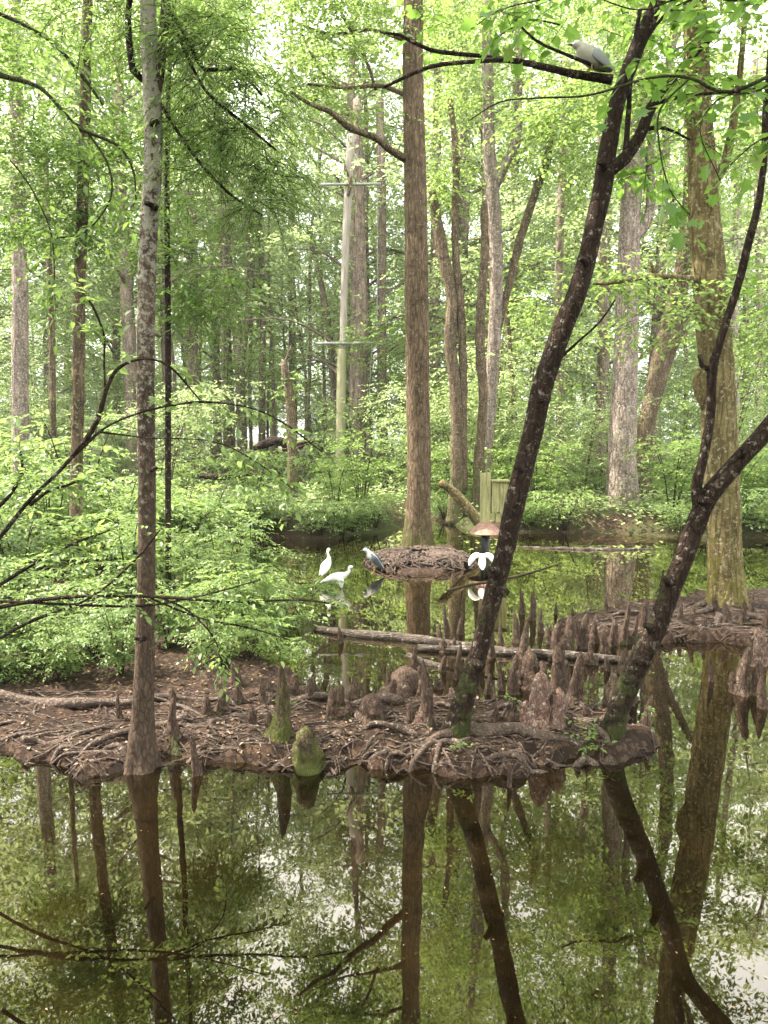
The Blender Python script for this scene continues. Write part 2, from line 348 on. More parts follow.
# water: dark tannin water, nearly still
mb = MB(); mb.add([(-300, -60, 0), (300, -60, 0), (300, 60, 0), (-300, 60, 0)], [(0, 1, 2, 3)])
m, t = newmat('tannin_water'); co = objco(t)
a = noise(t, mapping(t, co, (1, .6, 1)), 1.6, 3, .5); b = noise(t, co, 9, 2, .5); c = noise(t, mapping(t, co, (1, .5, 1)), .45, 2, .5)
silt = ramp(t, c, [(.42, (.003, .002, .0006)), (.8, (.012, .007, .002))])
dif = N_(t, 'ShaderNodeBsdfDiffuse'); t.links.new(silt, dif.inputs[0])
gl = N_(t, 'ShaderNodeBsdfGlossy'); gl.inputs['Roughness'].default_value = .012; gl.inputs[0].default_value = (.97, .9, .78, 1)
bn = bump(t, math_(t, 'ADD', a, math_(t, 'MULTIPLY', b, .05)), .05, .03)
t.links.new(bn, gl.inputs['Normal'])
fr = N_(t, 'ShaderNodeFresnel'); fr.inputs[0].default_value = 1.75
f2 = math_(t, 'MULTIPLY', fr.outputs[0], 1.45)
cl = N_(t, 'ShaderNodeClamp'); t.links.new(f2, cl.inputs[0])
ms = N_(t, 'ShaderNodeMixShader'); t.links.new(cl.outputs[0], ms.inputs[0]); t.links.new(dif.outputs[0], ms.inputs[1]); t.links.new(gl.outputs[0], ms.inputs[2])
o = N_(t, 'ShaderNodeOutputMaterial'); t.links.new(ms.outputs[0], o.inputs[0])
tag(mb.build('water', m, smooth=False), kind='structure')

# ------------------------------------------------------------------ haze
def haze_box(dens):
    mb = MB(); x, y0, y1, z0, z1 = 260, -40, 330, -2, 60
    v = [(sx*x, yy, zz) for zz in (z0, z1) for sx, yy in ((-1, y0), (1, y0), (1, y1), (-1, y1))]
    mb.add(v, [(3, 2, 1, 0), (4, 5, 6, 7), (0, 1, 5, 4), (1, 2, 6, 5), (2, 3, 7, 6), (3, 0, 4, 7)])
    m, t = newmat('haze_air'); p = N_(t, 'ShaderNodeVolumePrincipled'); p.inputs['Density'].default_value = dens
    p.inputs['Color'].default_value = (.86, .93, 1, 1); p.inputs['Anisotropy'].default_value = .3
    o = N_(t, 'ShaderNodeOutputMaterial'); t.links.new(p.outputs[0], o.inputs['Volume'])
    return tag(mb.build('haze', m, smooth=False), 'thin pale haze hanging in the air between the trunks', kind='stuff')
HAZE = .0004
if HAZE: haze_box(HAZE)

# ------------------------------------------------------------------ traced trees
def path(pts, D, dz=0.):
    """pts: (px, py, width px[, extra depth])"""
    o = []
    for q in pts:
        d = D+(q[3] if len(q) > 3 else 0); p = W(q[0], q[1], d); o.append((*p, q[2]/2*d/F))
    return o
def tree(name, label, D, trunk, mat, branches=(), clumps=(), seg=14, step=.08, rough=.05, flare=None, cat='tree', leaf='bright_leaf',
         lshape='mid', lL=.09, lW=.045, nl=7, group=None, roots=(), forks=(), twl=.4, crown_name='crown', droop=.25, base=None):
    tp = path(trunk, D); b = np.array(tp[0][:3]) if base is None else np.array(base)
    g = hz(b[0], b[1]); b[2] = g
    tp[0] = (tp[0][0], tp[0][1], min(tp[0][2], g)-.12, tp[0][3])
    root = thing(name, label, cat, b, group)
    mbt = MB(); tube(mbt, tp, seg, step, rough, flare); mbt.build('trunk', mat, root, b)
    for q in forks:
        mm = MB(); tube(mm, path(q, D), max(8, seg-4), step, rough); mm.build('limb', mat, root, b)
    ml, mt = MB(), MB()
    for q in branches:
        mm = MB(); pp = path(q, D); tube(mm, pp, 7, .08, .05); mm.build('branch', M['bark_dark'] if D < 9 else mat, root, b)
    for q in clumps:
        px, py, rx, ry, k = q[:5]; dd = D+(q[5] if len(q) > 5 else 0)
        c = W(px, py, dd); sx = rx*dd/F; sy = ry*dd/F
        clump(ml, mt, c, (sx, sx*.8, sy), int(k*(4.0 if D > 9 else 1.25)), nl, lL, lW, lshape, twl, sub=max(5, k//14), droop=droop)
    if ml.c:
        cr = ml.build(crown_name, M[leaf], root, b, smooth=False, extra=[(mt, M['twig'])])
    for q in roots:
        mm = MB(); tube(mm, q, 8, .05, .09); mm.build('root', M['root'], root, b)
    return root
def rootline(x0, y0, x1, y1, w, wig=.12, n=7, lift=.35):
    a = G(x0, y0, .1)[:2]; b = G(x1, y1, .1)[:2]; d = b-a; L = np.linalg.norm(d); s = np.array([-d[1], d[0]])/max(L, .01)
    o = []; ph = R.uniform(0, 6)
    for i in range(n):
        t = i/(n-1); p = a+d*t+s*wig*L*.6*math.sin(t*5+ph)*(t*(1-t)*4)**.5*.6+R.normal(0, .015, 2)
        r = .8*w/2*np.linalg.norm(p)/F*(1-.7*t)*(1+.15*math.sin(17*t+ph))
        o.append((p[0], p[1], hz(*p)+r*lift+(.03*math.sin(t*9+ph))-(.06 if i == n-1 else 0), max(r, .004)))
    return o

# ---- near left slim tree
A = tree('slim_swamp_tree', 'slim pale lichened tree at the left of the mud bank, forking near the top', 5.25,
  [(141, 772, 31), (142, 740, 24), (144, 680, 20), (146, 600, 18), (147, 500, 17), (146, 420, 17), (146, 330, 17), (148, 250, 17), (153, 160, 17), (152, 95, 17), (149, 40, 15), (148, -20, 14), (150, -160, 11)],
  M['bark_red'], seg=28, step=.03, rough=.03, flare=(.2, .95, 5, .3),
  forks=[[(153, 108, 9), (158, 80, 10), (163, 40, 9), (166, 0, 8), (172, -60, 7), (190, -160, 5)]],
  branches=[[(143, 80, 6), (133, 70, 7), (128, 20, 6), (133, -20, 5)], [(166, 5, 5), (185, 35, 4), (205, 70, 4), (235, 68, 3), (262, 95, 2.5, .3)], [(158, 100, 4), (190, 150, 3), (225, 190, 3), (262, 215, 2, .4)],
            [(165, 20, 4), (175, 30, 3), (205, 90, 3), (240, 120, 3), (276, 150, 2)]],
  clumps=[(215, 60, 55, 45, 80), (250, 120, 40, 50, 110), (262, 200, 25, 55, 70), (235, 30, 70, 30, 80), (200, 150, 30, 40, 40), (120, 10, 60, 20, 40), (150, -120, 120, 70, 160)],
  leaf='dark_leaf', lshape='mid', lL=.06, lW=.012, nl=16, twl=.28, droop=.7,
  roots=[rootline(140, 755, 100, 772, 16), rootline(150, 757, 182, 770, 14), rootline(135, 752, 92, 752, 12), rootline(150, 752, 215, 748, 12), rootline(150, 760, 160, 785, 10), rootline(128, 760, 20, 778, 10, .2)])
[c for c in A.children if c.name.startswith('trunk')][0].data.materials[0] = M['bark_lichen']

# ---- leaning dark tree, right of centre
E = tree('leaning_dark_tree', 'dark leaning tree sweeping up from the middle of the bank to the upper right', 5.55,
  [(450, 745, 25.8), (462, 705, 20.5), (478, 655, 18.2), (492, 600, 19.0), (505, 550, 19.0), (517, 495, 20.5), (531, 440, 19.8), (543, 385, 20.5), (562, 330, 19.8), (580, 285, 19.0), (592, 235, 17.5), (602, 190, 18.2), (608, 150, 16.7), (617, 105, 15.2), (632, 60, 14.4), (655, 8, 12.9), (690, -60, 12.2), (740, -150, 9.9)],
  M['bark_dark'], seg=26, step=.03, rough=.035, flare=(.2, 1.0, 5, .3), leaf='maple_leaf', lshape='near', lL=.1, lW=.065, nl=6, twl=.35,
  forks=[[(606, 172, 14), (625, 158, 12), (640, 135, 11), (650, 110, 10), (662, 92, 7), (690, 60, 5), (720, 30, 4)]],
  branches=[[(612, 80, 9), (585, 76, 8), (560, 71, 7), (530, 64, 6), (505, 60, 5), (470, 62, 4, -.2), (430, 67, 4, -.3), (384, 87, 3, -.4)],
            [(522, 62, 5), (480, 56, 4), (430, 50, 4, -.2), (400, 35, 3, -.2), (380, 32, 2, -.2)],
            [(625, 160, 6), (628, 120, 5), (632, 60, 4), (640, 10, 4)], [(650, 105, 4), (690, 95, 3), (735, 92, 2.5, -.3), (775, 84, 2, -.3)],
            [(640, 130, 5), (665, 128, 3), (690, 140, 2)],
            [(545, 372, 4), (580, 340, 2.5), (600, 322, 2), (615, 300, 1.5)], [(612, 95, 3), (640, 50, 3), (665, 15, 3), (700, -5, 2)],
            [(605, 70, 4), (560, 52, 3, -.2), (535, 40, 2.5, -.3), (515, 20, 2, -.3)]],
  clumps=[(600, 5, 90, 15, 10, -.1), (700, 40, 60, 45, 24, -.4), (670, 150, 60, 30, 12, -.2), (470, 25, 40, 20, 6), (700, -100, 180, 70, 120)],
  roots=[rootline(452, 742, 380, 758, 12), rootline(455, 745, 470, 776, 8), rootline(462, 735, 590, 742, 24, .06, 8, .6), rootline(450, 745, 395, 762, 12),
         rootline(470, 728, 520, 700, 10), rootline(480, 735, 430, 700, 10), rootline(455, 738, 430, 765, 12)])
# ---- leaning tree at right
Fr = tree('forked_leaning_tree', 'dark mossy tree leaning right, forking low, at the right tip of the mud bank', 5.6,
  [(604, 768, 30.2), (612, 735, 22.7), (622, 700, 21.0), (640, 662, 21.0), (660, 618, 20.2), (678, 572, 19.3), (694, 530, 18.5), (710, 495, 18.5), (735, 465, 17.6), (768, 428, 16.8), (810, 370, 15.1), (860, 290, 12.6), (900, 200, 10.1)],
  M['bark_dark'], seg=24, step=.03, rough=.045, flare=(.2, 1.0, 5, .35), leaf='maple_leaf', lshape='near', lL=.09, lW=.06, nl=6,
  forks=[[(699, 520, 11.9), (697, 485, 10.2), (704, 455, 9.3), (711, 410, 8.5), (712, 372, 9.3), (722, 335, 7.6), (738, 285, 7.6), (748, 245, 7.6), (758, 205, 6.8), (764, 160, 6.0), (766, 110, 6.0), (772, 40, 6.0), (780, -60, 5.1)]],
  clumps=[(880, 240, 90, 120, 60), (800, -60, 100, 80, 60)],
  branches=[[(712, 372, 5), (702, 366, 5), (699, 355, 4)]],
  roots=[rootline(612, 750, 560, 752, 16), rootline(600, 760, 480, 757, 18, .05, 8, .6), rootline(615, 760, 640, 766, 12), rootline(606, 745, 575, 700, 9)])
def knots(root, pts, D):
    b = np.array(root.location)
    for px, py, dx, dy_, r_ in pts:
        c = W(px, py, D-.05); e = W(px+dx, py+dy_, D-.1); mb = MB(); q = r_*D/F
        tube(mb, [(*(c+[0, .06, 0]), q*1.3), (*((c+e)/2), q), (*e, q*.75)], 9, .02, .12, tip=False); mb.build('knot', M['bark_dark'], root, b)
knots(E, [(499, 572, -10, -3, 4), (524, 470, -9, -4, 3.5), (500, 590, 8, 3, 4), (540, 400, 10, -4, 3.5), (588, 262, -8, -3, 3), (476, 664, 8, 2, 3.5), (607, 165, -9, -4, 3.5)], 5.5)
knots(Fr, [(654, 630, -9, -5, 4), (672, 585, -8, -6, 4), (640, 662, 10, 3, 4), (630, 680, 9, 5, 4.5), (705, 500, 8, 3, 3.5), (745, 457, -4, -9, 3)], 5.55)
knots(A, [(143, 640, -8, -2, 2.5), (149, 470, 8, -2, 2), (153, 205, -8, -2, 2.5), (150, 120, 8, 2, 3)], 5.2)
def shade_canopy(root, x0, x1, y0, y1, z0, z1, k, top, leaf):  # leaf masses and limbs added, mostly above frame, to shade the near bank
    b = np.array(root.location); ml, mt = MB(), MB()
    c0 = np.array([(x0+x1)/2, (y0+y1)/2, z0])
    for i in range(k):
        e = np.array([R.uniform(x0, x1), R.uniform(y0, y1), R.uniform(z0, z1)])
        clump(ml, mt, e, (1.1, 1.1, .45), 46, 8, .15, .1, 'mid', .6, sub=6, spread=.4, droop=.3)
        if i < 9:
            mm = MB(); tube(mm, [(*top, .06), *[(*(top*(1-q)+e*q+np.array([0, 0, .5*math.sin(q*3)])), .05-.03*q) for q in (.35, .7)], (*e, .012)], 6, .4, .04); mm.build('shade_limb', M['bark_dark'], root, b)
    ml.build('crown', M[leaf], root, b, smooth=False, extra=[(mt, M['twig'])])  # this crown is added foliage that keeps sky light off the foreground
shade_canopy(A, -8, -.5, .5, 9, 8.2, 11.5, 30, W(150, -160, 5.25), 'dark_leaf')
shade_canopy(E, -1, 4.5, .5, 9, 8.4, 11.5, 15, W(740, -150, 5.55), 'bright_leaf')
shade_canopy(Fr, 4, 9, 1, 9, 8.2, 11, 18, W(900, 200, 5.6), 'bright_leaf')
# ---- thin trunks on left
tree('thin_left_tree', 'thin dark straight tree behind the shrubs near the left edge', 11.5,
  [(76, 600, 13), (76, 500, 12), (78, 400, 12), (80, 280, 11), (84, 160, 11), (86, 60, 10), (88, -20, 9), (88, -200, 7)], M['bark_mid'], seg=10, step=.15,
  clumps=[(60, 60, 100, 60, 160), (130, 190, 60, 70, 120), (40, 200, 60, 60, 120), (60, -120, 180, 90, 220), (210, -90, 120, 70, 150)], leaf='dark_leaf', lL=.1, lW=.045)
tree('sapling_tree', 'very thin dark sapling just right of the slim lichened tree', 10.5,
  [(168, 610, 6), (168, 480, 6), (168, 330, 6), (167, 180, 5), (170, 60, 4), (180, -60, 3)], M['bark_dark'], seg=7, step=.2, rough=.02,
  clumps=[(180, 150, 45, 60, 50), (190, 270, 35, 35, 40), (160, 60, 60, 50, 60), (200, 300, 35, 25, 22)], leaf='dark_leaf', lL=.11, lW=.045)
# ---- centre furrowed tree
Dt = tree('furrowed_cypress_tree', 'tall straight brown furrowed tree growing from the root islet at centre', 15.4,
  [(418, 555, 25.1), (418, 540, 24.2), (418, 510, 23.2), (419, 470, 23.2), (418, 400, 23.2), (417, 320, 23.2), (416, 240, 22.3), (415, 160, 21.4), (413, 80, 19.5), (413, 0, 18.6), (412, -120, 16.7), (410, -300, 11.2)],
  M['bark_furrow'], seg=28, step=.08, rough=.03, flare=(.45, .75, 6, .22), leaf='bright_leaf', lL=.11, lW=.06, nl=7, twl=.55,
  branches=[[(407, 160, 8), (390, 150, 7, -.3), (375, 138, 6, -.6), (350, 128, 6, -1), (330, 112, 5, -1.3), (312, 105, 4, -1.5), (290, 92, 3, -1.8)], [(406, 95, 5), (380, 86, 4), (345, 88, 3, -.5), (308, 84, 2.5, -1)],
            [(376, 90, 3), (366, 60, 3), (345, 20, 3), (330, -10, 2)], [(405, 40, 4), (370, 30, 3), (330, 34, 3), (290, 20, 2)], [(345, 90, 3), (320, 70, 2), (300, 30, 2)]],
  clumps=[(335, 95, 50, 30, 46, -1), (350, 30, 60, 30, 56, -.5), (300, 55, 40, 40, 40, -1), (470, 20, 50, 40, 40), (400, -150, 180, 90, 260), (290, -60, 70, 60, 120), (265, 10, 60, 40, 70), (510, -90, 80, 60, 120)])
# root mound under it
def blobmound(name, label, cat, c, rx, ry, h, n, mat, group=None):
    rt = thing(name, label, cat, (c[0], c[1], 0), group)
    mb = MB()
    for k in range(n):
        a = R.uniform(0, 6.28); q = R.uniform(.2, .65); e = R.uniform(.8, 1.15)
        P = []
        for s in np.linspace(q, e, 6):
            z = h*max(0, 1-(s/1.08)**4)+R.normal(0, .02); aa = a+(s-q)*R.uniform(-.8, .8)
            P.append((c[0]+math.cos(aa)*rx*s, c[1]+math.sin(aa)*ry*s, z+.01, R.uniform(.014, .035)*(1.2-s*.5)))
        P[-1] = (*P[-1][:2], -.08, P[-1][3]*.7)
        tube(mb, P, 5, .1, .06)
    mb.build('roots', mat, rt, (c[0], c[1], 0)); return rt
cI = G(420, 563)
rm = blobmound('root_mound', 'round mound of matted roots and needles under the furrowed centre tree', 'root mound', cI, 1.08, .95, .22, 300, M['root'])
mb = MB(); na, nr = 40, 12
V = []; 
for i in range(nr):
    s = i/(nr-1)*1.06
    for j in range(na):
        a = j/na*6.283; z = .23*max(0, 1-(s/1.05)**4)-.06+(R.normal(0, .014)); k = 1+.06*math.sin(3*a)+.05*math.sin(7*a+1)
        V.append((cI[0]+math.cos(a)*s*1.05*k, cI[1]+math.sin(a)*s*.9*k, z if i < nr-1 else -.2))
mb.add(V, [(i*na+j, i*na+(j+1) % na, (i+1)*na+(j+1) % na, (i+1)*na+j) for i in range(nr-1) for j in range(na)])
mb.build('needle_mat', barkmat('needle_litter', (.05, .03, .018), (.15, .09, .055), None, 0, None, .35, -.1, (50, 50, 20), .03, 60), rm, (cI[0], cI[1], 0))

# ---- olive trunk at right
tree('olive_buttressed_tree', 'stout olive-yellow mossy tree with swollen base standing on the right root islet', 10.2,
  [(727, 612, 37), (726, 585, 34), (724, 540, 32), (722, 480, 33), (719, 420, 33), (716, 360, 32), (711, 300, 32), (706, 240, 30), (703, 190, 27), (700, 130, 24), (697, 60, 22), (695, 0, 21), (694, -100, 19), (690, -250, 14)],
  M['bark_olive'], seg=30, step=.06, rough=.03, flare=(.25, .55, 6, .3), leaf='bright_leaf', lL=.1, lW=.055, twl=.45,
  forks=[[(708, 408, 12), (703, 394, 16), (700, 380, 14), (702, 368, 8)], [(703, 190, 10), (722, 170, 9), (730, 140, 8), (738, 90, 6), (745, 20, 5)]],
  branches=[[(704, 280, 7), (680, 278, 6, -.3), (655, 276, 5, -.5), (630, 280, 4, -.7), (600, 284, 3, -.8), (580, 280, 2, -.9)], [(655, 276, 3, -.5), (650, 262, 3, -.5), (648, 300, 2, -.5)]],
  clumps=[(745, 100, 60, 70, 90), (660, 40, 60, 60, 70), (600, 120, 50, 50, 40), (600, 270, 45, 30, 20, -.7), (700, 290, 60, 50, 26, -.5), (760, 330, 40, 60, 24), (700, -130, 160, 90, 160)],
  roots=[rootline(712, 612, 640, 628, 9), rootline(720, 618, 690, 640, 9), rootline(735, 618, 790, 625, 9), rootline(705, 608, 590, 622, 8, .1, 8)])
# ---- pale big cypress behind
tree('pale_cypress_tree', 'broad pale pinkish tree with flaring base on the far bank behind the leaning trunks', 21.5,
  [(622, 530, 27.9), (622, 500, 27.9), (622, 455, 26.2), (624, 400, 25.4), (626, 340, 23.0), (628, 280, 21.3), (630, 220, 19.7), (634, 160, 19.7), (636, 90, 18.0), (640, 20, 16.4), (642, -100, 13.9)],
  M['bark_pale'], seg=24, step=.12, rough=.035, flare=(.8, .75, 6, .2), leaf='bright_leaf', lL=.14, lW=.08, twl=.7,
  forks=[[(631, 240, 12), (645, 225, 10), (651, 200, 9), (650, 150, 8), (662, 90, 7), (680, 20, 6)]],
  clumps=[(600, 130, 50, 60, 60), (680, 110, 60, 80, 90), (640, 20, 90, 50, 90), (640, -120, 160, 80, 260), (640, -40, 120, 40, 120)])
tree('diagonal_tree', 'brown tree leaning right behind the pale cypress, forked low', 24,
  [(640, 500, 19), (644, 440, 18), (652, 400, 17), (660, 360, 17), (672, 320, 17), (680, 285, 17), (686, 245, 15), (690, 200, 13), (690, 120, 11), (688, 0, 9)], M['bark_mid'], seg=14, step=.2, flare=(.6, .4, 5, .2),
  forks=[[(655, 405, 9), (670, 355, 10), (682, 325, 10), (694, 305, 8), (712, 270, 6)]], clumps=[(700, 240, 60, 60, 70), (720, 150, 50, 60, 60)], lL=.15, lW=.09, twl=.7)
# ---- centre-right mid trees
tree('forked_grey_tree', 'slender grey tree right of the centre trunk, forking halfway up', 22,
  [(483, 515, 17.0), (484, 470, 15.3), (488, 420, 13.6), (493, 360, 12.8), (496, 300, 12.8), (496, 250, 12.8), (493, 195, 12.8), (489, 150, 11.9), (488, 90, 11.0), (487, 40, 10.2), (484, -80, 7.6)], M['bark_pale'], seg=14, step=.15, flare=(.6, .5, 5, .2),
  forks=[[(496, 185, 9), (505, 165, 9), (516, 140, 9), (518, 100, 8), (520, 60, 7), (516, 0, 6)]], clumps=[(520, 90, 50, 60, 70), (470, 60, 40, 60, 50), (480, -90, 140, 80, 220)], lL=.14, lW=.08, twl=.7)
tree('twisted_dark_tree', 'thin twisting dark tree hugging the forked grey tree on its left', 21,
  [(476, 515, 12), (479, 460, 10), (483, 400, 9), (480, 340, 10), (482, 290, 9), (485, 250, 8), (484, 205, 7)], M['bark_mid'], seg=10, step=.2, rough=.09)
tree('mossy_twin_tree', 'dark mossy twin-stemmed tree just right of the centre trunk', 21,
  [(455, 515, 14.4), (457, 460, 12.8), (456, 400, 11.9), (450, 340, 11.9), (452, 300, 11.0), (443, 255, 11.9), (436, 215, 10.2), (432, 190, 6.8)], M['bark_mid'], seg=14, step=.15, rough=.08, flare=(.5, .4, 5, .2),
  forks=[[(464, 490, 8), (463, 420, 8), (463, 360, 8), (460, 300, 8), (455, 240, 7), (456, 160, 7), (450, 100, 5)], [(499, 330, 5, 1), (508, 290, 7, 1), (520, 240, 8, 1), (536, 190, 8, 1), (549, 150, 8, 1), (546, 120, 5, 1)]],
  clumps=[(445, 150, 25, 60, 40), (550, 110, 50, 50, 60), (570, 170, 40, 50, 40), (440, 60, 30, 50, 30)], lL=.14, lW=.08, twl=.7)
# ------------------------------------------------------------------ traced distant trunks
def ftrunk(label, D, pts, mat='bark_far', clumps=(), forks=(), group=None, seg=9, name='distant_tree'):
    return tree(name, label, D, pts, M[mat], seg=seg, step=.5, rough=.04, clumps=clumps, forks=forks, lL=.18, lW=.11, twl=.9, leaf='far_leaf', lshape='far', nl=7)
ftrunk('brown distant trunk just right of the pole with cross arms', 30, [(360, 490, 13), (361, 400, 12), (362, 330, 11), (361, 250, 10), (359, 180, 9), (357, 100, 8)])
ftrunk('dark upright distant trunk between the cross-arm pole and the centre tree', 33, [(383, 480, 10), (382, 400, 10), (382, 300, 9), (382, 220, 9), (380, 100, 8)], 'bark_far')
ftrunk('short grey distant trunk showing between centre tree and mossy twin', 34, [(436, 490, 11), (436, 400, 11), (435, 300, 11), (436, 200, 9), (438, 60, 8)])
ftrunk('thin curved trunk right of the forked grey tree', 26, [(521, 510, 7), (517, 450, 6), (513, 390, 5), (509, 340, 5), (505, 290, 4)], 'bark_mid')
ftrunk('brown trunk seen left of the pale cypress', 28, [(600, 500, 12), (600, 430, 11), (602, 360, 10), (603, 280, 9), (602, 180, 8), (600, 60, 7)], 'bark_far')
ftrunk('pale forked distant tree in the haze above the fallen logs', 38, [(243, 480, 11), (241, 400, 10), (238, 340, 10), (232, 290, 8), (222, 240, 6), (205, 190, 4)], clumps=[(215, 210, 40, 40, 50)], forks=[[(240, 370, 7), (247, 320, 6), (249, 260, 5), (245, 180, 4)], [(233, 300, 5), (228, 240, 5), (230, 170, 4)]])
ftrunk('thin leaning hazy trunk left of the cross-arm pole', 36, [(338, 490, 8), (334, 400, 6), (328, 320, 6), (318, 270, 5), (308, 230, 4)])
ftrunk('slim hazy trunk right of the pale forked distant tree', 40, [(262, 490, 8), (262, 400, 7), (263, 320, 6), (260, 220, 5), (256, 120, 4)])
ftrunk('pale vine-covered trunk at the far left edge behind the shrubs', 20, [(22, 520, 16), (20, 400, 16), (20, 300, 15), (18, 200, 13), (16, 80, 12), (14, -40, 10)], 'bark_pale', clumps=[(20, 150, 50, 80, 60), (40, 30, 60, 50, 60)])
ftrunk('thin dark trunk left of the thin straight tree', 16, [(54, 540, 6), (53, 420, 6), (52, 340, 6), (50, 290, 5), (46, 150, 4)], 'bark_mid')
ftrunk('pale slender trunk at the right edge in bright haze', 34, [(736, 520, 11), (735, 420, 10), (733, 330, 9), (737, 230, 8), (740, 100, 7)], 'bark_pale', clumps=[(735, 170, 40, 50, 40)])
ftrunk('thin trunk at the far right edge in bright haze', 30, [(760, 520, 8), (758, 420, 7), (760, 300, 7), (757, 200, 6), (755, 60, 5)], 'bark_pale')
ftrunk('small trunk behind the leaning dark tree', 27, [(561, 500, 9), (560, 400, 8), (558, 300, 8), (562, 180, 7), (566, 60, 6)], 'bark_far', clumps=[(560, 200, 40, 60, 50), (560, 330, 30, 40, 30)])

# ------------------------------------------------------------------ forest prototypes and copies
def proto_tree(h, r, kind, seed_lean, lL, base_c):
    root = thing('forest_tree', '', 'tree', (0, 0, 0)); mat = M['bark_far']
    P = []; a = R.uniform(0, 6.28)
    for t in np.linspace(0, 1, 8): P.append((seed_lean*h*t*t*math.cos(a)+R.normal(0, .12)*t, seed_lean*h*t*t*math.sin(a)+R.normal(0, .12)*t, h*t-.3*(t == 0), r*(1-.75*t)+.01))
    mb = MB(); tube(mb, P, 9, .6, .05, (.5, .5, 4, .2))
    Pc = crom(P, .5); ml, mt, mbb = MB(), MB(), mb
    n = kind['n']
    for k in range(n):
        t = base_c+(1-base_c)*((k+.5)/n); q = Pc[int(t*(len(Pc)-1))]; az = R.uniform(0, 6.28); L = kind['spread']*h*(1.15-t)*R.uniform(.5, 1.15)+.6
        e = q[:3]+np.array([math.cos(az)*L, math.sin(az)*L, L*kind['rise']]); mid = (q[:3]+e)/2+np.array([0, 0, .15*L])
        tube(mbb, [(*q[:3], max(q[3]*.35, .02)), (*mid, max(q[3]*.22, .015)), (*e, .008)], 5, .6, .04)
        for cc, rr, kk in ((e, L*.38, 11), (mid+(e-mid)*.3, L*.3, 7)):
            clump(ml, mt, cc+R.normal(0, .15, 3), (rr+.25, rr+.25, rr*.42+.15), int(kk*kind['dens']), 7, lL, lL*.6, 'far', .75, sub=4, spread=.4, droop=kind['droop'], tr=.006)
    mbb.build('trunk', mat, root)
    ml.build('crown', M[kind['leaf']], root, smooth=False, extra=[(mt, M['twig'])]); return root
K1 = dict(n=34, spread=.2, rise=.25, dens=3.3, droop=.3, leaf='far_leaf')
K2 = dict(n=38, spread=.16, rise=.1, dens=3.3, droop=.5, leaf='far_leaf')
K3 = dict(n=30, spread=.24, rise=.35, dens=3.3, droop=.25, leaf='bright_leaf')
protos = [proto_tree(22, .2, K1, .03, .2, .14), proto_tree(25, .22, K2, .01, .19, .12), proto_tree(19, .15, K3, .06, .2, .14), proto_tree(24, .24, K1, .02, .2, .25), proto_tree(17, .1, K2, .08, .18, .08)]
def proto_small(h, lL, leaf, dens=1.):
    root = thing('understory_sapling', '', 'sapling', (0, 0, 0)); mb, ml, mt = MB(), MB(), MB(); mat = M['bark_mid']
    for s in range(3):
        a = R.uniform(0, 6.28); hh = h*R.uniform(.7, 1); P = [(0, 0, -.1, .035), (math.cos(a)*.1*h, math.sin(a)*.1*h, hh*.5, .025), (math.cos(a)*.25*h, math.sin(a)*.25*h, hh, .008)]
        tube(mb, P, 5, .4, .03); Pc = crom(P, .2)
        for k in range(9):
            q = Pc[int(R.uniform(.25, 1)*(len(Pc)-1))]; clump(ml, mt, q[:3]+R.normal(0, .16*h, 3)*np.array([1, 1, .35]), (.16*h, .16*h, .08*h), int(9*dens), 7, lL, lL*.55, 'far', .5, sub=3, spread=.4, tr=.004)
    mb.build('stems', mat, root); ml.build('foliage', M[leaf], root, smooth=False, extra=[(mt, M['twig'])]); return root
smalls = [proto_small(5, .13, 'far_leaf', 2.6), proto_small(7, .15, 'bright_leaf', 3), proto_small(3.4, .12, 'far_leaf', 2.6)]
def inview(x, y, m=3): return abs(x) < .56*y+m
GT = 'forest trees crowding the far side of the swamp'
used = set(); cnt = 0
pts = []
tries = 0
while len(pts) < 96 and tries < 9000:
    tries += 1
    y = 32+R.uniform(0, 1)**1.3*72; x = R.uniform(-.62, .62)*y+R.normal(0, 1)
    if any((x-a)**2+(y-b)**2 < (2.0+y*.035)**2 for a, b in pts): continue
    u = 384+F*x/y
    if 200 < u < 345 and y < 47: continue            # the brighter gap left of the pole
    if u > 690 and y < 42: continue
    pts.append((x, y))
for x, y in pts:
    k = int(R.integers(0, len(protos))); p = protos[k]; o = p if k not in used else None
    sc = R.uniform(.9, 1.2)*(1.25 if y < 60 else 1)
    lab = 'pale slender leafy tree among many alike in the hazy forest beyond the water'
    if o is None: dup(p, (x, y, hz(x, y)), R.uniform(0, 6.28), sc, lab, GT)
    else:
        used.add(k); o.location = (x, y, hz(x, y)); o.rotation_euler = (0, 0, R.uniform(0, 6)); o['label'] = lab; o['group'] = GT
slim = thing('slender_trunk', 'slender pale trunk standing in the bright hazy gap left of centre', 'tree', (0, 0, 0), 'slender trunks in the hazy gap')
mb = MB(); tube(mb, [(0, 0, -.3, .11), (.1, 0, 5, .09), (-.15, .1, 11, .07), (.3, 0, 17, .045), (.2, .2, 22, .02)], 8, .7, .05, (.5, .5, 4, .2))
for z_, a_ in ((7, .5), (9, 2.5), (12, 4), (14, 1), (16, 5.5)): tube(mb, [(0, 0, z_, .035), (math.cos(a_)*1, math.sin(a_)*1, z_+1.1, .022), (math.cos(a_)*1.7, math.sin(a_)*1.7, z_+2.8, .008)], 5, .5, .04)
mb.build('trunk', M['bark_far'], slim)
ml, mt = MB(), MB()
for k_ in range(26):
    a_ = R.uniform(0, 6.28); q_ = R.uniform(.2, 2.0); clump(ml, mt, (math.cos(a_)*q_, math.sin(a_)*q_, R.uniform(7, 21)), (.5, .5, .3), 16, 7, .17, .1, 'far', .6, sub=4, spread=.4, tr=.005)
ml.build('crown', M['far_leaf'], slim, smooth=False, extra=[(mt, M['twig'])])
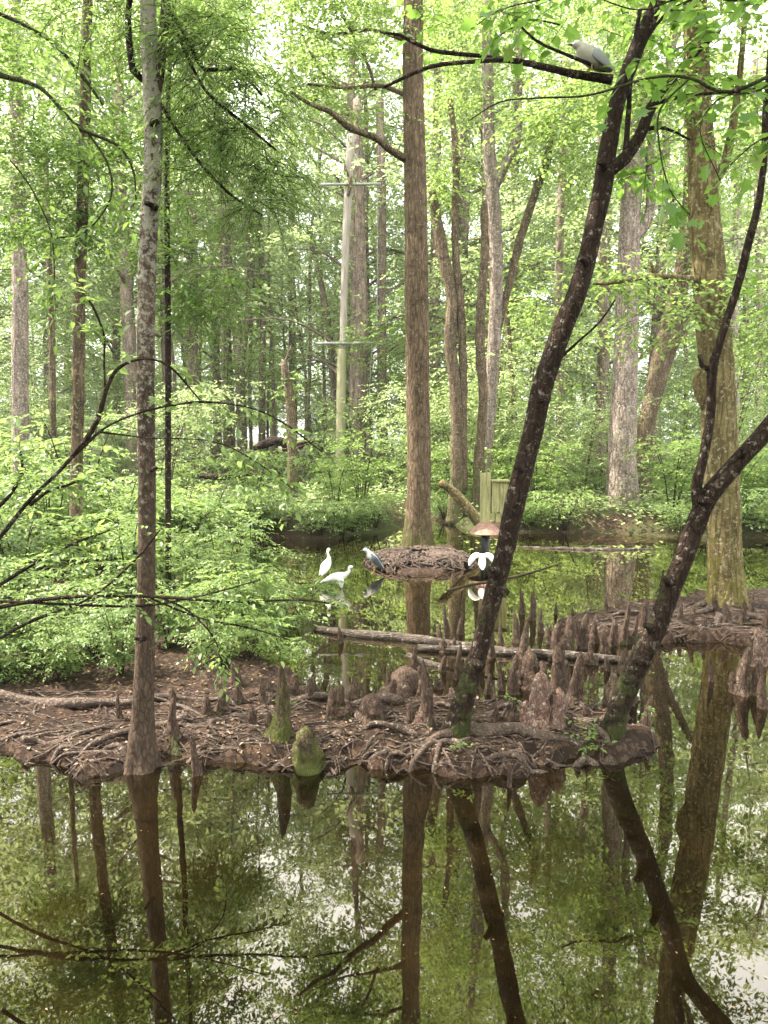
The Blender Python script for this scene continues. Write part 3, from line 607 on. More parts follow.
sl_ = [(205, 41), (217, 52), (226, 36), (241, 48), (252, 39), (268, 55), (274, 42), (290, 50), (303, 38), (312, 46), (326, 40), (334, 55), (190, 47), (178, 38), (585, 44), (548, 50), (712, 46), (748, 40)]
for i, (u, y) in enumerate(sl_):
    x = (u-384)/F*y
    o = slim if i == 0 else dup(slim, (0, 0, 0), 0, 1)
    o.location = (x, y, hz(x, y)); o.rotation_euler = (R.normal(0, .05), R.normal(0, .05), R.uniform(0, 6.28)); o.scale = (1, 1, R.uniform(.85, 1.15))
    if u > 400: o['label'] = 'slender pale trunk in bright haze on the right half of the far woods'; o['group'] = 'slender trunks in the haze at right'
for i, (x, y) in enumerate([(-14, -3), (-10, -9), (-3, -10), (5, -11), (9, -5), (14, -2), (-20, -10), (-11, -15), (-3, -14), (6, -16), (15, -12), (22, -6), (-19, 3), (-17, 10), (19, 5), (18, 12), (0, -22), (-12, -24), (12, -24)]):  # unseen trees added to block frontal light from the open sky
    dup(protos[i % 5], (x, y, 0), R.uniform(0, 6.28), (1, 1, .8), 'unseen leafy tree added on the near side of the swamp to block sky light', 'trees added around the viewing spot to block sky light')
used = set(); sp = []
tries = 0
while len(sp) < 95 and tries < 9000:
    tries += 1
    y = 24+R.uniform(0, 1)**1.3*50; x = R.uniform(-.6, .6)*y
    if any((x-a)**2+(y-b)**2 < 1.7 for a, b in sp) or (235 < 384+F*x/y < 335 and y < 33): continue
    sp.append((x, y))
for x, y in sp:
    k = int(R.integers(0, 3)); p = smalls[k]; lab = 'light green leafy sapling among many alike in the undergrowth of the far bank'; g = 'saplings in the far undergrowth'
    if k in used: dup(p, (x, y, hz(x, y)), R.uniform(0, 6.28), R.uniform(.7, 1.25), lab, g)
    else: used.add(k); p.location = (x, y, hz(x, y)); p['label'] = lab; p['group'] = g

# ------------------------------------------------------------------ shrubs
def proto_shrub(h, sp_, stems, lL, lW, leaf, shape, twn, name='leafy_shrub', n=9, tl=.28, arch=.5):
    root = thing(name, '', 'shrub', (0, 0, 0)); mb, ml, mt = MB(), MB(), MB()
    O, Dd, Ls = [], [], []
    for s in range(stems):
        a = s/stems*6.283+R.normal(0, .3); hh = h*R.uniform(.6, 1.05); e = sp_*R.uniform(.5, 1.05); ca, sa = math.cos(a), math.sin(a)
        P = [(ca*.04, sa*.04, -.08, .012), (ca*e*.3, sa*e*.3, hh*.55, .009), (ca*e*.65, sa*e*.65, hh*.9, .006), (ca*e, sa*e, hh*(1-arch*.25), .003)]
        tube(mb, P, 5, .15, .04); Pc = crom(P, .03)
        for k in range(twn):
            q = Pc[int(R.uniform(.12, 1)**.8*(len(Pc)-1))][:3]; az = R.uniform(0, 6.28)
            d = np.array([math.cos(az), math.sin(az), R.uniform(-.1, .5)])+np.array([ca, sa, 0])*.5
            O.append(q+d*R.uniform(0, .12)); Dd.append(d); Ls.append(tl*R.uniform(.6, 1.4))
    sprays(ml, mt, np.array(O), np.array(Dd), np.array(Ls), n, lL, lW, shape, .3, .0025, .22, .3)
    mb.build('stems', M['twig'], root); ml.build('foliage', M[leaf], root, smooth=False, extra=[(mt, M['twig'])]); return root
near_sh = [proto_shrub(1.35, .75, 9, .092, .045, 'shrub_leaf', 'near', 24, n=8), proto_shrub(1.0, .8, 10, .085, .043, 'shrub_leaf', 'near', 22, n=8), proto_shrub(1.75, .7, 8, .095, .048, 'shrub_leaf', 'near', 28, n=8), proto_shrub(1.3, 1.0, 7, .14, .06, 'bright_leaf', 'near', 16, n=6, tl=.34)]
far_sh = [proto_shrub(1.2, .9, 9, .1, .055, 'bright_leaf', 'mid', 20, n=7, tl=.35), proto_shrub(.9, 1.0, 10, .1, .05, 'shrub_leaf', 'mid', 18, n=7, tl=.35), proto_shrub(1.7, 1.0, 8, .11, .06, 'bright_leaf', 'mid', 24, n=7, tl=.4)]
usd = {}
def put(pr, x, y, rz, sc, lab, g, z=None):
    z = hz(x, y) if z is None else z
    if id(pr) in usd: return dup(pr, (x, y, z), rz, sc, lab, g)
    usd[id(pr)] = 1; pr.location = (x, y, z); pr.rotation_euler = (0, 0, rz); pr.scale = (sc,)*3; pr['label'] = lab; pr['group'] = g; return pr
# left bank: rows of shrubs from the near edge back
gl_ = 'light green shrubs packed on the left bank'
for i, (px, py, sc) in enumerate([(30, 655, .62), (95, 648, .6), (-30, 665, .7), (170, 640, .62), (225, 628, .6), (60, 625, .9), (130, 615, .85), (195, 602, .8), (-20, 630, 1.), (262, 600, .62),
        (20, 600, 1.1), (90, 590, 1.1), (160, 580, 1.0), (220, 575, .9), (-50, 600, 1.2), (-90, 580, 1.5), (50, 570, 1.35), (120, 563, 1.3), (180, 555, 1.2), (0, 566, 1.5), (250, 566, .9), (-90, 640, 1.0),
        (20, 552, 1.7), (80, 550, 1.7), (285, 640, .5), (250, 648, .5), (215, 655, .5), (120, 668, .5), (60, 672, .5), (0, 675, .55), (275, 618, .65), (245, 625, .7), (300, 588, .6), (140, 548, 1.5), (-60, 550, 1.9), (205, 549, 1.3)]):
    p = G(px, py, .15); put(near_sh[[0, 1, 2, 0, 3, 1, 2][i % 7]], p[0], p[1], R.uniform(0, 6.28), sc, 'dense light green oval-leaved shrub among many alike on the left bank', gl_)
gf = 'bright green shrubs lining the far shore'
for i in range(124):
    if i < 96:
        x = -9.5+22*((i*7) % 96+R.uniform(0, 1))/96; y = 15
        while hz(x, y) < .03 and y < 26: y += .15
        y += [-.1, .1, 1.3][i % 3]
    else: y = R.uniform(20, 34); x = R.uniform(-.56, .56)*y
    if hz(x, y) < .02 or (x-.75)**2+(y-15.2)**2 < 6 or (abs(x/y-.322) < .055 and y < 21.5) or (abs(x/y-.135) < .03 and y < 22) or (abs(x/y+.123) < .035 and y < 22): continue
    put(far_sh[i % 3], x, y, R.uniform(0, 6.28), (R.uniform(.35, .8) if i % 3 == 0 and i < 96 else R.uniform(.6, 1.35)), 'rounded bright green shrub among many alike along the far shore', gf)
ORD = ['first', 'second', 'third', 'fourth', 'fifth', 'sixth', 'seventh', 'eighth', 'ninth', 'tenth', 'eleventh', 'twelfth', 'thirteenth', 'fourteenth']
def rank(members, fmt, cuts=None, rows=None):
    key = lambda o: o.location.x/o.location.y
    band = {}
    for o in members: band.setdefault(sum(o.location.y > c for c in (cuts or [])), []).append(o)
    for k, os_ in band.items():
        for i, o in enumerate(sorted(os_, key=key)): o['label'] = fmt.format(n=ORD[i], row=rows[k] if rows else '')
allob = [o for o in C.objects if o.get('group') == gl_]
ysr = sorted(o.location.y for o in allob); cuts = [ysr[i] for i in (8, 16, 24, 31)]
rank(allob, 'light green shrub, {n} from the left in {row} of the left bank', cuts, ['the front row', 'the second row back', 'the third row back', 'the fourth row back', 'the rearmost row'])
fs = [o for o in C.objects if o.get('group') == gf and o.location.y < 21]
for u, lab in ((418, 'bright green shrub straight behind the root islet of the furrowed centre tree'), (470, 'bright green shrub at the foot of the forked grey tree by the nest box'), (545, 'bright green shrub on the far shore just right of the leaning dark tree'),
               (590, 'bright green shrub on the far shore just left of the pale cypress'), (670, 'bright green shrub on the far shore just right of the pale cypress'), (755, 'bright green shrub on the far shore right of the olive buttressed tree'), (372, 'bright green shrub on the far shore above the grey heron'), (327, 'bright green shrub on the far shore above the two white egrets')):
    if fs: o = min(fs, key=lambda o: abs(384+F*o.location.x/o.location.y-u)); o['label'] = lab; fs.remove(o)
# ground cover in the far wood
mlg = MB(); n = 26000
y = 17.6+R.uniform(0, 1, n)**1.6*50; x = R.uniform(-.62, .62, n)*y; P = np.column_stack([x, y]); z = terr(P); k = z > .05
P = np.column_stack([P, z+R.uniform(.02, .4, n)])[k]
leaves(mlg, P, R.normal(0, 1, P.shape)*np.array([1, 1, .3]), UP+R.normal(0, .4, P.shape), R.uniform(.1, .22, len(P)), R.uniform(.06, .12, len(P)), 'far')
tag(mlg.build('ground_cover', M['far_leaf'], smooth=False), 'low green ground cover spread over the forest floor', kind='stuff')
# ------------------------------------------------------------------ cypress knees
def knee(px, py, hpx, wpx, label, mat='knee', group=None, lean=0., blunt=.25, twin=False, name='cypress_knee'):
    g0 = G(px, py, .03); x, y = g0[0], g0[1]; z0 = hz(x, y); d = y
    h = hpx*d/F/cP; w = wpx*d/F/2
    mb = MB(); nr, na = 16, 16
    def one(ox, oy, h, w, ln):
        ph = R.uniform(0, 6.28, 4); V = []
        for i in range(nr):
            t = i/(nr-1); 
            prof = .6*(1-t**6)**.5*(1-.3*t)+.4*(1-t)**2.2; prof = max(prof, .03)
            if blunt > .4: prof = max(.02, (1-t**2.6)**.5)*.9+.12*(1-t)**3
            sk = 1+.85*math.exp(-t*9)
            for j in range(na):
                a = j/na*6.283
                fl = 1+(.16*math.sin(3*a+ph[0])+.12*math.sin(5*a+ph[1]+t*2))*(1-t*.6)+.07*math.sin(9*t*3+ph[2]+a)+.09*math.sin(13*t+2*a+ph[3])+R.normal(0, .045)
                r = w*1.12*prof*sk*fl
                V.append((ox+math.cos(a)*r*1.0+ln*h*t*t+.05*h*math.sin(4*t+ph[3]), oy+math.sin(a)*r, -.1+(h+.1)*t+R.normal(0, .004)))
        mb.add(V, [(i*na+j, i*na+(j+1) % na, (i+1)*na+(j+1) % na, (i+1)*na+j) for i in range(nr-1) for j in range(na)]+[])
        c = mb.c-nr*na; mb.l.append(np.array([c+(nr-1)*na+j for j in range(na)])); mb.n.append(np.array([na]))
    one(0, 0, h, w, lean)
    if twin: one(w*.9, -w*.2, h*.72, w*.8, .1); one(-w*.9, w*.3, h*.45, w*.7, -.1)
    z = min(z0, .05) if z0 > -.3 else 0
    o = mb.build(name, M[mat]); o.location = (x, y, max(z0, -.02)); tag(o, label, 'cypress knee', group); return o
KN = [ # px, base y, height, width, label, material, lean, blunt, twin
 (175, 746, 44, 15, 'brown knee standing close against the right side of the slim lichened tree', 'knee', 0, .2, False),
 (197, 770, 46, 13, 'dark narrow knee in the water edge right of the slim lichened tree', 'knee', -.05, .2, False),
 (120, 727, 28, 8, 'small thin knee on the mud left of the slim lichened tree', 'knee', 0, .2, False),
 (172, 708, 16, 9, 'stubby knee behind the slim lichened tree on its right', 'knee', 0, .5, False),
 (213, 676, 23, 18, 'dark broad-based knee in the shade under the shrubs', 'knee', 0, .2, False),
 (235, 690, 28, 11, 'dark blunt knee in the shade right of the broad-based one', 'knee', 0, .5, False),
 (222, 718, 22, 20, 'low wide knee in the middle of the mud behind the roots', 'knee', .2, .2, False),
 (263, 710, 26, 11, 'pointed knee left of the tall mossy one', 'knee', 0, .2, False),
 (280, 748, 78, 22, 'tall pointed knee with bright moss on its foot', 'knee_moss', .02, .2, False),
 (308, 764, 48, 30, 'fat blunt knee thickly covered with green moss at the water edge', 'knee_moss', 0, .6, False),
 (312, 708, 27, 8, 'thin knee left of a cluster behind the mossy ones', 'knee', 0, .3, False),
 (331, 727, 34, 11, 'upright rounded knee right of the fat mossy one', 'knee', 0, .5, False),
 (341, 712, 22, 10, 'small rounded knee behind the upright rounded one', 'knee', 0, .6, False),
 (353, 708, 18, 16, 'squat ball-topped knee behind the mossy ones', 'knee', 0, .7, False),
 (372, 728, 28, 26, 'low dome-shaped brown knee left of the tall slender one', 'knee', 0, .7, False),
 (424, 738, 68, 18, 'tall slender grey knee beside the leaning dark tree', 'knee', .0, .2, False),
 (404, 700, 42, 38, 'broad jagged clump of knees standing behind the bank', 'knee', 0, .5, True),
 (541, 736, 60, 26, 'thick pinkish peeling double knee between the two leaning trees', 'knee_pink', -.08, .6, True),
 (556, 690, 52, 24, 'tall brown pointed knee behind the pinkish double knee', 'knee', 0, .2, False),
 (577, 712, 52, 19, 'dark pointed knee left of the forked leaning tree', 'knee', 0, .2, False),
 (530, 684, 42, 22, 'rough blunt knee behind and left of the tall brown pointed one', 'knee', 0, .5, True),
 (514, 690, 44, 13, 'narrow knee near the right of the leaning dark tree', 'knee', .05, .3, False),
 (508, 782, 30, 8, 'short narrow knee rising from the front water below the leaning dark tree', 'knee', 0, .4, False),
 (646, 730, 44, 13, 'pale ragged knee just right of the forked leaning tree', 'knee_pink', .1, .3, False),
 (744, 690, 52, 20, 'tall rough knee near the right edge in open water', 'knee', .05, .3, True),
 (757, 662, 40, 15, 'light brown blunt knee at the right edge', 'knee_pink', 0, .5, False),
 (762, 704, 36, 14, 'small dark knee at the right edge in front of the others', 'knee', 0, .4, False),
 (710, 678, 31, 8, 'thin lone knee in open water left of the right-edge knees', 'knee', 0, .4, False),
 (568, 648, 40, 12, 'tallest dark knee of the row in the back water', 'knee', 0, .5, False),
 (459, 676, 40, 9, 'slender knee by the left side of the leaning dark tree', 'knee', 0, .3, False),
 (446, 636, 38, 8, 'thin knee behind the floating logs, left of the leaning dark tree', 'knee', 0, .3, False),
 (388, 690, 24, 12, 'short knee left of the broad jagged clump', 'knee', 0, .4, False),
]
for q in KN: knee(q[0], q[1], q[2], q[3], q[4], q[5], None, q[6], q[7], q[8])
gk = 'small dark knees in rows across the back water'
for px, py, h, w_ in [(521, 612, 30, 7), (532, 618, 32, 7), (541, 630, 26, 8), (549, 645, 24, 9), (577, 646, 34, 8), (584, 645, 38, 10), (596, 640, 26, 8), (613, 643, 30, 9), (625, 641, 40, 9), (635, 640, 22, 7), (645, 636, 32, 9),
                      (440, 640, 22, 6), (515, 640, 34, 10), (606, 618, 16, 5), (572, 618, 16, 5), (556, 612, 14, 5), (590, 655, 18, 8), (524, 655, 40, 12), (604, 650, 24, 9), (461, 632, 20, 6), (340, 640, 18, 6)]:
    knee(px, py, h, w_, 'small dark upright knee among many alike in the back water', 'knee', gk, R.normal(0, .04), R.choice([.3, .5]))
for i in range(36):
    px = R.uniform(385, 640); py = R.uniform(635, 704); p = G(px, py)
    knee(px, py, R.uniform(12, 34), R.uniform(6, 12), 'brown lumpy knee among many alike crowding the back edge of the bank', 'knee', 'brown knees crowding the back edge of the bank', R.normal(0, .05), R.choice([.3, .6]), bool(R.random() < .3))
gk2 = 'short knees on the right root islet'
for px, py, h, w_ in [(680, 628, 18, 8), (692, 632, 22, 10), (726, 630, 24, 11), (742, 628, 24, 10), (752, 618, 18, 8), (660, 632, 16, 8), (716, 618, 18, 9), (766, 634, 20, 10), (704, 636, 14, 8), (640, 626, 14, 7), (626, 628, 12, 6)]:
    knee(px, py, h, w_, 'short brown knee among many alike on the root islet at right', 'knee', gk2, R.normal(0, .06), .4)
rank([o for o in C.objects if o.get('group') == gk2], 'short brown knee, {n} from the left on the right root islet')
gk3 = 'little knees poking up through the bank roots'
for i in range(34):
    px = R.uniform(205, 610); py = R.uniform(690, 745); p = G(px, py, .1)
    if hz(p[0], p[1]) < .05: continue
    knee(px, py, R.uniform(9, 22), R.uniform(7, 13), 'little brown knob-like knee among many alike in the bank roots', 'knee', gk3, R.normal(0, .1), .6)

# ------------------------------------------------------------------ root tangle on the bank and the islets
mb = MB()
def tangle(mb, n, xr, yr, wr, Lr, z0=.1, hmin=-.05):
    for i in range(n):
        px = R.uniform(*xr); py = R.uniform(*yr); p = G(px, py, z0)[:2].copy(); 
        if hz(*p) < hmin: continue
        a = R.normal(0, .55)+(math.pi if R.random() < .5 else 0); L = R.uniform(*Lr); r0 = R.uniform(*wr); P = []; s = L/7
        lift = R.uniform(0, .04)
        for k in range(8):
            z = hz(*p); t = k/7
            P.append((p[0], p[1], max(z, -.06)-r0*.2+lift*math.sin(t*3.1)*(.5+.5*math.sin(t*9+i))+R.normal(0, .008), r0*(1-.8*t)*R.uniform(.85, 1.15)))
            a += R.normal(0, .3); p = p+np.array([math.cos(a), math.sin(a)*.8])*s
        tube(mb, P, 6, .05, .07)
tangle(mb, 380, (215, 630), (685, 768), (.003, .014), (.25, .9)); tangle(mb, 40, (240, 610), (700, 760), (.012, .022), (.4, .9)); tangle(mb, 170, (-20, 645), (758, 780), (.003, .013), (.2, .7), .05, -.22)
tangle(mb, 230, (-20, 230), (690, 772), (.003, .011), (.2, 1.0)); tangle(mb, 14, (-20, 230), (700, 765), (.012, .02), (.5, 1.1))
tag(mb.build('root_tangle', M['root']), 'matted tangle of thin bare roots over the mud bank', kind='stuff')
mb = MB(); tangle(mb, 110, (560, 800), (606, 644), (.01, .032), (.4, 1.2)); tag(mb.build('root_tangle', M['root']), 'matted roots heaped on the right islet', kind='stuff')
gr = 'long surface roots lying on the mud'
for q, lab in [((0, 700, 255, 700, 15), 'long thick root lying behind the slim tree across the mud'), ((185, 720, 45, 762, 12), 'smooth root curving down-left to the water by the slim tree'), ((20, 740, 130, 722, 8), 'thin root crossing the mud at far left'),
               ((215, 722, 150, 695, 8), 'short root running behind the slim tree'), ((420, 740, 330, 722, 11), 'smooth root between dome-shaped knee and tall slender knee'), ((400, 706, 330, 700, 15), 'thick root curling round the squat ball-topped knee'),
               ((300, 700, 420, 690, 10), 'brown root bridging behind the knees'), ((0, 755, 110, 745, 8), 'pale root by the water at far left')]:
    mm = MB(); tube(mm, rootline(*q, .12, 9, .8), 9, .04, .08); tag(mm.build('surface_root', M['root']), lab, 'root', gr)
# litter and twigs on the bank; specks floating on the water
ml = MB(); n = 2600; P = np.array([G(R.uniform(-40, 620), R.uniform(640, 766), .12)[:2] for _ in range(n)]); z = terr(P); k = z > .03; P = np.column_stack([P, z+.012])[k]
leaves(ml, P, R.normal(0, 1, P.shape)*np.array([1, 1, .2]), UP+R.normal(0, .3, P.shape), R.uniform(.02, .055, len(P)), R.uniform(.012, .03, len(P)), 'mid')
m, t = newmat('dead_leaf'); g = N_(t, 'ShaderNodeNewGeometry'); finish(t, ramp(t, g.outputs['Random Per Island'], [(0, (.06, .035, .02)), (.7, (.13, .075, .045)), (1, (.24, .17, .11))]), .7)
M['dead'] = m
tag(ml.build('leaf_litter', m, smooth=False), 'brown dead leaves strewn over the mud bank', kind='stuff')
ml = MB(); n = 380; P = np.array([G(R.uniform(-20, 790), R.uniform(585, 1020)) for _ in range(n)]); P[:, 2] = .004; k = terr(P) < -.02; P = P[k]
leaves(ml, P, R.normal(0, 1, P.shape)*np.array([1, 1, 0]), UP+R.normal(0, .02, P.shape), R.uniform(.006, .022, len(P)), R.uniform(.004, .012, len(P)), 'far')
tag(ml.build('floating_litter', m, smooth=False), 'tiny leaf bits floating on the still water', kind='stuff')

# ------------------------------------------------------------------ logs, snag, pole
def wood(name, label, pts, D=None, mat='log', seg=12, rough=.08, cat='log', z=.0):
    P = []
    for q in pts:
        if D is None: p = G(q[0], q[1], z); P.append((p[0], p[1], z, q[2]/2*p[1]/F))
        else: p = W(q[0], q[1], D+(q[3] if len(q) > 3 else 0)); P.append((*p, q[2]/2*D/F))
    mb = MB(); tube(mb, P, seg, .08, rough, tip=False); return tag(mb.build(name, M[mat]), label, cat)
wood('floating_log', 'weathered grey log floating behind the knees, ending below the forked leaning tree', [(418, 648, 7), (470, 650, 9), (530, 653, 10), (590, 657, 9), (634, 661, 6)], z=.03)
wood('floating_log', 'pale half-sunk log floating left of the leaning dark tree', [(316, 629, 7), (350, 634, 10), (400, 638, 11), (450, 644, 9), (505, 650, 7)], z=.02)
wood('sunken_log', 'thin curved sunken log left of the leaning dark tree base', [(408, 655, 6), (428, 664, 8), (448, 668, 6)], z=.0)
wood('fallen_limb', 'mossy sawn limb leaning up left of the nest box', [(484, 528, 11), (474, 516, 11), (464, 503, 10), (452, 491, 9), (440, 482, 8)], 17.2, 'bark_olive', cat='fallen limb')
wood('shore_log', 'pale log along the far shore right of the nest box', [(515, 547, 2), (560, 549, 4), (610, 550, 4), (655, 549, 2)], z=.0, rough=.25)
wood('bare_stick', 'thin bare stick lying over the back water across the leaning dark tree', [(447, 591, 2.5), (470, 585, 3), (500, 580, 3), (530, 573, 2.5), (562, 563, 1.5)], 9.2, 'twig', 6, .03, 'stick')
# broken snag
tree('broken_snag', 'thin broken-topped snag wrapped in vine standing before the fallen logs', 22.5,
  [(293, 500, 12), (293, 470, 11), (292, 430, 11), (290, 400, 9), (287, 378, 8), (284, 362, 7)], M['bark_mid'], seg=10, step=.15, rough=.1, cat='snag',
  forks=[[(284, 366, 3), (289, 352, 2), (291, 346, 1)]], clumps=[(286, 385, 10, 14, 10)], lL=.1, lW=.06, twl=.25, crown_name='ivy')
wood('hanging_log', 'dark rotten log caught above the ground behind the broken snag', [(254, 449, 6), (265, 444, 8), (278, 441, 9), (290, 446, 7), (305, 443, 4), (322, 441, 3)], 23.5, 'bark_dark', rough=.25)
wood('hanging_log', 'dark curved piece of wood just below the higher rotten log', [(282, 450, 3), (295, 449, 5), (305, 446, 3), (312, 441, 2)], 23.3, 'bark_dark', rough=.2)
wood('fallen_log', 'dark decayed log low among the shrubs left of the broken snag', [(200, 476, 5), (230, 477, 6), (255, 474, 6), (280, 473, 5)], 21.5, 'bark_dark', rough=.25)
# pole with two cross arms
D = 29
b = W(343, 500, D); pole = thing('cross_arm_pole', 'tall pale wooden pole with two thin horizontal cross arms in the hazy background', 'pole', (b[0], b[1], hz(b[0], b[1])))
o0 = np.array(pole.location)
m, t = newmat('weathered_grey_pole'); co = objco(t); c1 = noise(t, mapping(t, co, (14, 14, 1.2)), 1, 5); finish(t, ramp(t, c1, [(.3, (.18, .145, .115)), (.7, (.38, .33, .28))]), .8, bump(t, c1, .6, .02)); M['pole'] = m
m, t = newmat('galvanised_arm'); finish(t, (.24, .24, .22), .6); M['arm'] = m
m, t = newmat('green_algae_pole'); co = objco(t); finish(t, ramp(t, noise(t, mapping(t, co, (14, 14, 2)), 1), [(.3, (.2, .19, .1)), (.7, (.34, .31, .19))]), .85); M['pole_green'] = m
mb = MB(); tube(mb, path([(343, 352, 7), (344, 300, 7), (346, 240, 7.5), (349, 180, 8), (351, 135, 7.5)], D), 12, .3, .02, tip=False); mb.build('upper_pole', M['pole'], pole, o0)
mb = MB(); pp = path([(341, 500, 10), (341, 420, 9.5), (342, 350, 9)], D); tube(mb, pp, 12, .3, .02); mb.build('lower_pole', M['pole_green'], pole, o0)
for (x0, x1, yy) in ((321, 381, 184.5), (316, 374, 343.5)):
    mb = MB(); a_ = W(x0, yy, D-.2); c_ = W(x1, yy-.5, D-.2); tube(mb, [(*a_, .055), (*c_, .055)], 8, .5, 0, tip=False); mb.build('cross_arm', M['arm'], pole, o0)
for x0, y0, x1, y1 in ((378, 185, 377, 345), (372, 344, 368, 420), (328, 185, 345, 150), (372, 185, 353, 150)):
    mb = MB(); tube(mb, [(*W(x0, y0, D-.22), .012), (*W(x1, y1, D-.22), .012)], 5, 1, 0); mb.build('wire', M['arm'], pole, o0)
mb = MB(); tube(mb, path([(348, 176, 3), (345, 168, 3), (344, 162, 1.5)], D-.25), 6, .1, .05); tube(mb, path([(348, 196, 3), (350, 186, 4), (351, 176, 2)], D-.3), 6, .1, .05); mb.build('peeling_strip', M['bark_mid'], pole, o0)

# ------------------------------------------------------------------ nest box with cone guard
D = 15.2; b = W(487, 562, D); nb = thing('nest_box', 'mossy wooden nest box on a post with a rusty cone guard over a black pipe', 'nest box', (b[0], b[1], 0)); o0 = np.array([b[0], b[1], 0])
m, t = newmat('mossy_board'); co = objco(t); c1 = noise(t, mapping(t, co, (14, 14, 1.5)), 1.4, 5); c2 = noise(t, co, 40, 4)
finish(t, mixc(t, ramp(t, c2, [(.45, 0.), (.7, .5)]), ramp(t, c1, [(.3, (.17, .16, .06)), (.65, (.45, .42, .21))]), (.13, .1, .065)), .85, bump(t, c1, .5, .01)); M['board'] = m
m, t = newmat('rusty_sheet'); co = objco(t); c1 = noise(t, co, 12, 5); finish(t, ramp(t, c1, [(.3, (.17, .085, .06)), (.7, (.36, .22, .17))]), .8, bump(t, c1, .3, .01)); M['rust'] = m
m, t = newmat('black_pipe'); finish(t, (.012, .012, .012), .45); M['pipe'] = m
m, t = newmat('hole_dark'); finish(t, (.008, .007, .005), .9); M['hole'] = m
def box(mb, c, s, rz=0.):
    sx, sy, sz = np.array(s)/2; v = np.array([(x*sx, y*sy, z*sz) for z in (-1, 1) for x, y in ((-1, -1), (1, -1), (1, 1), (-1, 1))])
    cr, sr = math.cos(rz), math.sin(rz); v = np.column_stack([v[:, 0]*cr-v[:, 1]*sr, v[:, 0]*sr+v[:, 1]*cr, v[:, 2]])+np.asarray(c)
    mb.add(v, [(3, 2, 1, 0), (4, 5, 6, 7), (0, 1, 5, 4), (1, 2, 6, 5), (2, 3, 7, 6), (3, 0, 4, 7)])
zc = W(485, 533, D)[2]; zt = W(485, 521, D)[2]; zp = W(485, 473, D)[2]; xp = W(486, 500, D)[0]
mb = MB(); tube(mb, [(xp, D, -.3, .09), (xp, D, zc+.05, .09)], 16, .4, 0, tip=False); mb.build('pipe', M['pipe'], nb, o0, smooth=True)
mb = MB(); na = 28; V = [(xp+math.cos(i/na*6.283)*r, D+math.sin(i/na*6.283)*r, z) for r, z in ((.085, zt), (.2, zt-.09), (.34, zc), (.335, zc-.012), (.19, zt-.105), (.08, zt-.02)) for i in range(na)]
mb.add(V, [(k*na+j, (k+1)*na+j, (k+1)*na+(j+1) % na, k*na+(j+1) % na) for k in range(5) for j in range(na)]); mb.build('cone_guard', M['rust'], nb, o0, smooth=False)
mb = MB(); box(mb, (xp-.015, D, (zt+zp)/2-.05), (.2, .15, zp-zt+.1)); mb.build('post', M['board'], nb, o0, smooth=False)
zb = W(498, 512, D)[2]; zbt = W(498, 481, D)[2]; x1 = W(499, 500, D)[0]
mb = MB()
for k in range(4): box(mb, (x1-.125+.083*k+.0, D+.02+.012*(k % 2), (zb+zbt)/2+.012*(k % 3)-.02*k*(k > 1)), (.08, .26, zbt-zb), .05)
bx = mb.build('box_boards', M['board'], nb, o0, smooth=False)
mb = MB(); box(mb, (x1+.01, D-.0, zbt+.01), (.38, .34, .03), .05); mb.build('box_roof', M['board'], nb, o0, smooth=False)
mb = MB(); box(mb, (x1-.02, D+.0, (zb+zt)/2-.02), (.1, .12, zb-zt)); mb.build('bracket', M['board'], nb, o0, smooth=False)

# ------------------------------------------------------------------ birds
def plain(name, c, r=.7, tr=0):
    m, t = newmat(name); co = objco(t); c1 = noise(t, mapping(t, co, (30, 30, 90)), 1, 4); finish(t, mixc(t, c1, tuple(x*.8 for x in c), c), r, bump(t, c1, .3, .004)); return m
M['white'] = plain('white_plumage', (.82, .82, .78)); M['beakdark'] = plain('dark_beak', (.02, .02, .02), .4); M['legdark'] = plain('dark_leg', (.03, .03, .025), .5)
M['grey_pl'] = plain('grey_plumage', (.27, .28, .29)); M['slate'] = plain('slate_back', (.06, .07, .085)); M['yellow'] = plain('yellow_leg', (.35, .28, .06), .5); M['cream'] = plain('cream_breast', (.42, .4, .33))
def loft(mb, P, seg=14, step=.012):
    """rows x,y,z,r ; slight vertical ellipse"""
    tube(mb, P, seg, step, 0)
def bird(name, label, loc, rz, sc, body, neckcol, wing, wingcol, beak, legs, legcol, bodycol, extra=()):
    rt = thing(name, label, 'bird', loc); rt.rotation_euler = (0, 0, rz); rt.scale = (sc,)*3
    mb = MB(); loft(mb, body); mb.build('body', M[bodycol], rt)
    for w_ in wing:
        mb = MB(); nseg = len(w_); 
        V = []
        tube(mb, w_, 10, .012, 0, flat=.9 if 'open' in label else .3); mb.build('wing', M[wingcol], rt)
    mb = MB(); tube(mb, beak, 6, .01, 0); mb.build('beak', M['beakdark'], rt)
    for l in legs:
        mb = MB(); tube(mb, l, 5, .03, 0)
        e = l[-1]
        for a in (-.6, 0, .6, 3.14): tube(mb, [(e[0], e[1], e[2], .004), (e[0]+.05*math.cos(a), e[1]+.05*math.sin(a), e[2]-.002, .002)], 4, .03, 0)
        mb.build('leg', M[legcol], rt)
    for nm, pts, c in extra:
        mb = MB(); tube(mb, pts, 10, .012, 0, flat=.6 if nm == 'cap' else .35); mb.build(nm, M[c], rt)
    for s in (-1, 1):
        h = body[-2]; mb = MB(); p = np.array([h[0]+.008, h[1]+s*h[3]*.9, h[2]+.004]); tube(mb, [(p[0], p[1]-.002*s, p[2], .004), (p[0], p[1]+.002*s, p[2], .004)], 6, .01, 0); mb.build('eye', M['beakdark'], rt)
    return rt
